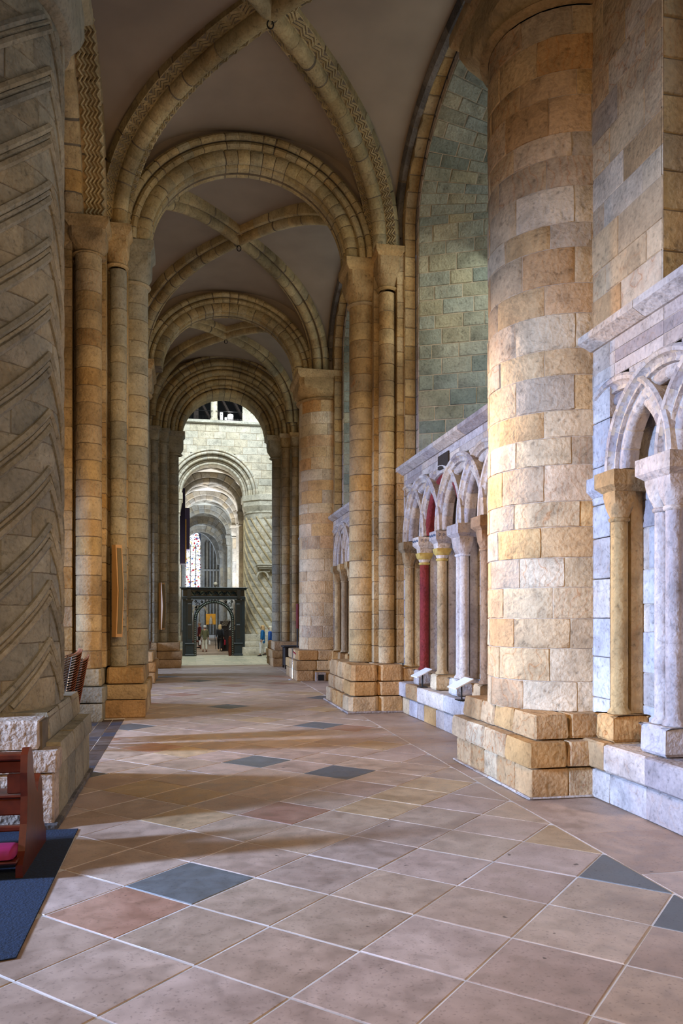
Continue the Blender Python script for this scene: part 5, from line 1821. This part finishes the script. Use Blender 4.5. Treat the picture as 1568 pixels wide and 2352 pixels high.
# ---------------------------------------------------------------- people
def skinmesh(name, chains, mat, parent, sub=1):
    """chains: list of [(x,y,z,r), ...]; the first point of a later chain may repeat an earlier point"""
    V = []
    R = []
    E = []
    idx = {}
    for ch in chains:
        last = None
        for (x, y, z, r) in ch:
            k = (round(x, 4), round(y, 4), round(z, 4))
            if k not in idx:
                idx[k] = len(V)
                V.append((x, y, z))
                R.append(r)
            i = idx[k]
            if last is not None:
                E.append((last, i))
            last = i
    me = bpy.data.meshes.new(name)
    me.from_pydata(V, E, [])
    me.materials.append(mat)
    o = bpy.data.objects.new(name, me)
    COL.objects.link(o)
    o.parent = parent
    sk = o.modifiers.new('skin', 'SKIN')
    if not me.skin_vertices:
        pass
    for i, r in enumerate(R):
        rr = r if isinstance(r, tuple) else (r, r)
        me.skin_vertices[0].data[i].radius = rr
    me.skin_vertices[0].data[0].use_root = True
    ss = o.modifiers.new('sub', 'SUBSURF')
    ss.levels = sub
    ss.render_levels = sub
    sk.use_smooth_shade = True
    dg = bpy.context.evaluated_depsgraph_get()
    ev = o.evaluated_get(dg)
    m2 = bpy.data.meshes.new_from_object(ev)
    o.modifiers.clear()
    o.data = m2
    if not m2.materials:
        m2.materials.append(mat)
    bpy.data.meshes.remove(me)
    return o


def ensure_skin(me):
    return me


PM = {}


def pmat(c, rough=0.8):
    if c not in PM:
        PM[c] = plain('cloth_' + c, c, rough, noise_amt=0.18, scale=25)
    return PM[c]


SKIN = pmat('C98F74', 0.6)


def person(lab, loc, rz, H, jacket, trousers, hair, shoe='1A1A1A', stride=0.0, arms=((0.05, -0.02), (0.05, 0.02)), longhair=False, bag=None, coat=0.0, pack=False):
    """figure facing +y locally, built about 1.7 tall then scaled to H"""
    t = thing('person', lab, 'person', loc)
    t.rotation_euler = (0, 0, rz)
    t.scale = (H / 1.7,) * 3
    s = stride
    hip = (0, 0, 0.92)
    kneeL, kneeR = (-0.10, 0.05 + s * 0.5, 0.49), (0.10, 0.02 - s * 0.25, 0.50)
    ankL, ankR = (-0.10, s, 0.09), (0.10, -s * 1.1, 0.09 + 0.06 * (s > 0.1))
    aL, aR = arms
    body = [[(0, 0, 0.92, 0.12), (0, 0, 1.1, 0.115), (0, 0, 1.28, 0.135), (0, 0, 1.40, 0.10), (0, 0.0, 1.47, 0.052), (0, 0.012, 1.53, 0.055), (0, 0.02, 1.60, 0.088), (0, 0.015, 1.67, 0.06)],
            [(0, 0, 0.92, 0.12), (-0.09, 0, 0.86, 0.085), kneeL + (0.055,), ankL + (0.038,), (-0.10, s + 0.10, 0.04, 0.032)],
            [(0, 0, 0.92, 0.12), (0.09, 0, 0.86, 0.085), kneeR + (0.055,), ankR + (0.038,), (0.10, -s * 1.1 + 0.10, 0.04 + 0.03 * (s > 0.1), 0.032)]]
    hands = []
    for sg, (ey, hy) in ((-1, aL), (1, aR)):
        el = (sg * 0.225, -0.03 + ey * 0.5, 1.12)
        wr = (sg * 0.235, ey + hy, 0.90 + abs(hy) * 0.3)
        hd = (sg * 0.235, ey + hy + 0.02, 0.84 + abs(hy) * 0.35)
        body.append([(0, 0, 1.40, 0.10), (sg * 0.165, 0, 1.385, 0.062), el + (0.04,), wr + (0.027,), hd + (0.036,)])
        hands.append(hd)
        for q in range(4):
            body.append([hd + (0.036,), (hd[0] + (q - 1.5) * 0.004, hd[1] - 0.024 + q * 0.016, hd[2] - 0.045, 0.011), (hd[0] - sg * 0.008, hd[1] - 0.022 + q * 0.015, hd[2] - 0.085 + 0.006 * abs(q - 1.5), 0.009)])
        body.append([hd + (0.036,), (hd[0] - sg * 0.01, hd[1] + 0.035, hd[2] - 0.02, 0.011), (hd[0] - sg * 0.012, hd[1] + 0.045, hd[2] - 0.05, 0.009)])
    skinmesh('body', body, SKIN, t)
    # face
    V, F = tube([(0, 0.095, 1.61), (0, 0.125, 1.585), (0, 0.10, 1.572)], [0.008, 0.016, 0.008], 6); obj('nose', V, F, SKIN, t, 60, True)
    for sg in (-1, 1):
        V, F = tube([(sg * 0.032, 0.098, 1.612), (sg * 0.032, 0.106, 1.612)], 0.009, 6); obj('eye', V, F, pmat('2A2420'), t, 60, True)
        V, F = tube([(sg * 0.082, 0.02, 1.615), (sg * 0.092, 0.01, 1.60), (sg * 0.084, 0.015, 1.575)], 0.012, 5); obj('ear', V, F, SKIN, t, 60, True)
    V, F = tube([(-0.022, 0.10, 1.555), (0, 0.106, 1.552), (0.022, 0.10, 1.555)], 0.006, 5); obj('mouth', V, F, pmat('8A4A44'), t, 60, True)
    # clothing
    jz = 0.83 - coat
    jk = [[(0, 0, jz - 0.06, (0.19, 0.15)), (0, 0, jz + 0.03, (0.185 + coat * 0.1, 0.15)), (0, 0, 1.08, (0.17, 0.14)), (0, 0, 1.28, (0.18, 0.14)), (0, 0, 1.40, (0.13, 0.105)), (0, 0, 1.455, (0.07, 0.07))]]
    for sg, (ey, hy) in ((-1, aL), (1, aR)):
        jk.append([(0, 0, 1.40, 0.12), (sg * 0.17, 0, 1.385, 0.078), (sg * 0.228, -0.03 + ey * 0.5, 1.12, 0.062), (sg * 0.236, ey + hy, 0.92 + abs(hy) * 0.3, 0.046)])
    o = skinmesh('jacket', jk, pmat(jacket), t, 2)
    tr = [[(0, 0, 1.0, 0.14), (0, 0, 0.93, 0.145), (-0.09, 0, 0.84, 0.105), kneeL + (0.078,), (ankL[0], ankL[1], ankL[2] + 0.03, 0.062)],
          [(0, 0, 0.93, 0.145), (0.09, 0, 0.84, 0.105), kneeR + (0.078,), (ankR[0], ankR[1], ankR[2] + 0.03, 0.062)]]
    skinmesh('trousers', tr, pmat(trousers), t, 2)
    for (ax, ay, az) in (ankL, ankR):
        V, F = sweep([[(ax + a * k, ay + yy, az - 0.085 + b) for a, b in ((-0.045, 0), (0.045, 0), (0.04, hh), (-0.04, hh))] for yy, k, hh in ((-0.08, 0.8, 0.07), (0.0, 1.0, 0.09), (0.09, 1.0, 0.055), (0.16, 0.7, 0.035))])
        obj('shoe', V, F, pmat(shoe), t, 60, True)
    # hair
    prof = [(0.0, 1.725), (0.05, 1.718), (0.085, 1.69), (0.104, 1.64), (0.104, 1.60)]
    prof += [(0.112, 1.54), (0.12, 1.46), (0.09, 1.36), (0.02, 1.33)] if longhair else [(0.095, 1.56), (0.06, 1.54)]
    V, F = lathe(prof, 0, -0.01, 14, PI - 0.45 * 0 - 0.35, 2 * PI + 0.35)
    Vh, Fh = lathe([(0.0, 1.727), (0.055, 1.718), (0.09, 1.69), (0.104, 1.65)], 0, 0.0, 14)
    mb = MB(); mb.add(V, F); mb.add(Vh, Fh)
    mb.put('hair', pmat(hair), t, 60, True)
    if pack:
        V, F = block(rect(-0.14, 0.14, -0.27, -0.12, 0.03), 1.0, 1.36, b=0.04, jit=0); obj('backpack', V, F, pmat('15171A'), t, 40, True)
        for sg in (-1, 1):
            V, F = tube([(sg * 0.1, -0.15, 1.35), (sg * 0.11, 0.0, 1.46), (sg * 0.12, 0.13, 1.3)], 0.018, 5); obj('strap', V, F, pmat('15171A'), t, 50, True)
    if bag:
        col, which, dz = bag
        for w in which:
            hd = hands[0 if w < 0 else 1]
            b = thing('carrier_bag', 'bag held by the ' + lab.split(' ', 1)[1][:40], 'bag', (0, 0, 0))
            bpy.data.objects.remove(b)
            V, F = block(rect(hd[0] - 0.05 + w * 0.07, hd[0] + 0.05 + w * 0.07, hd[1] - 0.14, hd[1] + 0.14, 0.02), hd[2] - 0.40 - dz, hd[2] - 0.12, b=0.03, jit=0.01)
            bo = mesh('carrier_bag', V, F, pmat(col), 40)
            ob = bpy.data.objects.new('carrier_bag', bo)
            COL.objects.link(ob)
            ob.matrix_world = Matrix.Translation(loc) @ Matrix.Rotation(rz, 4, 'Z') @ Matrix.Scale(H / 1.7, 4)
            tag(ob, '%s bag hanging from the %s hand of the %s' % ({'E8E8E6': 'white', 'A0182C': 'red', '1C1C20': 'black', 'D8DCE4': 'pale'}[col], 'left' if w < 0 else 'right', BAGOF[lab]), 'bag')
            V, F = tube([(hd[0] + w * 0.07, hd[1] - 0.07, hd[2] - 0.13), (hd[0], hd[1], hd[2] - 0.03), (hd[0] + w * 0.07, hd[1] + 0.07, hd[2] - 0.13)], 0.006, 5)
            h = mesh('handle', V, F, pmat(col), 40)
            put('handle', h, ob, True)
    return t


P1 = 'person in olive green jacket and cream trousers walking away through the screen'
P2 = 'person with long blonde hair and black backpack walking away through the screen'
P3 = 'person in bright blue coat and white trousers standing beside the spiral column'
P4 = 'person in patterned blue coat half hidden behind the right crossing pier'
P5 = 'person in dark red and black clothes beyond the screen at left'
BAGOF = {P1: 'person in the green jacket', P2: 'blonde person', P3: 'person in the bright blue coat', P4: 'person in patterned blue', P5: 'person in dark red'}
def feet(px, py):
    x, y = at(px, py, -0.15)
    return (x, y, -0.15)
person(P1, feet(470, 1497), 0.1, 1.55, '6B6A4C', 'DCDCCB', 'D9D4CC', shoe='6A4A34', stride=0.06, bag=('E8E8E6', (-1, 1), 0.0))
person(P2, feet(505, 1496), -0.1, 1.58, '3A3E44', '141416', 'E0C08C', shoe='C8B08C', stride=0.16, longhair=True, pack=True, bag=('A0182C', (1,), 0.05))
person(P3, feet(603, 1507), 1.35, 1.60, '1C6AA8', 'E6E6E4', 'D8B078', stride=0.12, coat=0.08, longhair=True, bag=('D8DCE4', (1,), -0.08))
person(P4, feet(621, 1512), 1.2, 1.58, '2A5CB4', '14161C', 'E4DCC4', stride=0.05, coat=0.05, longhair=True, bag=('1C1C20', (1,), 0.1))
person(P5, feet(458, 1488), 1.8, 1.66, '5A1824', '16161A', '8A7C74', stride=0.05)
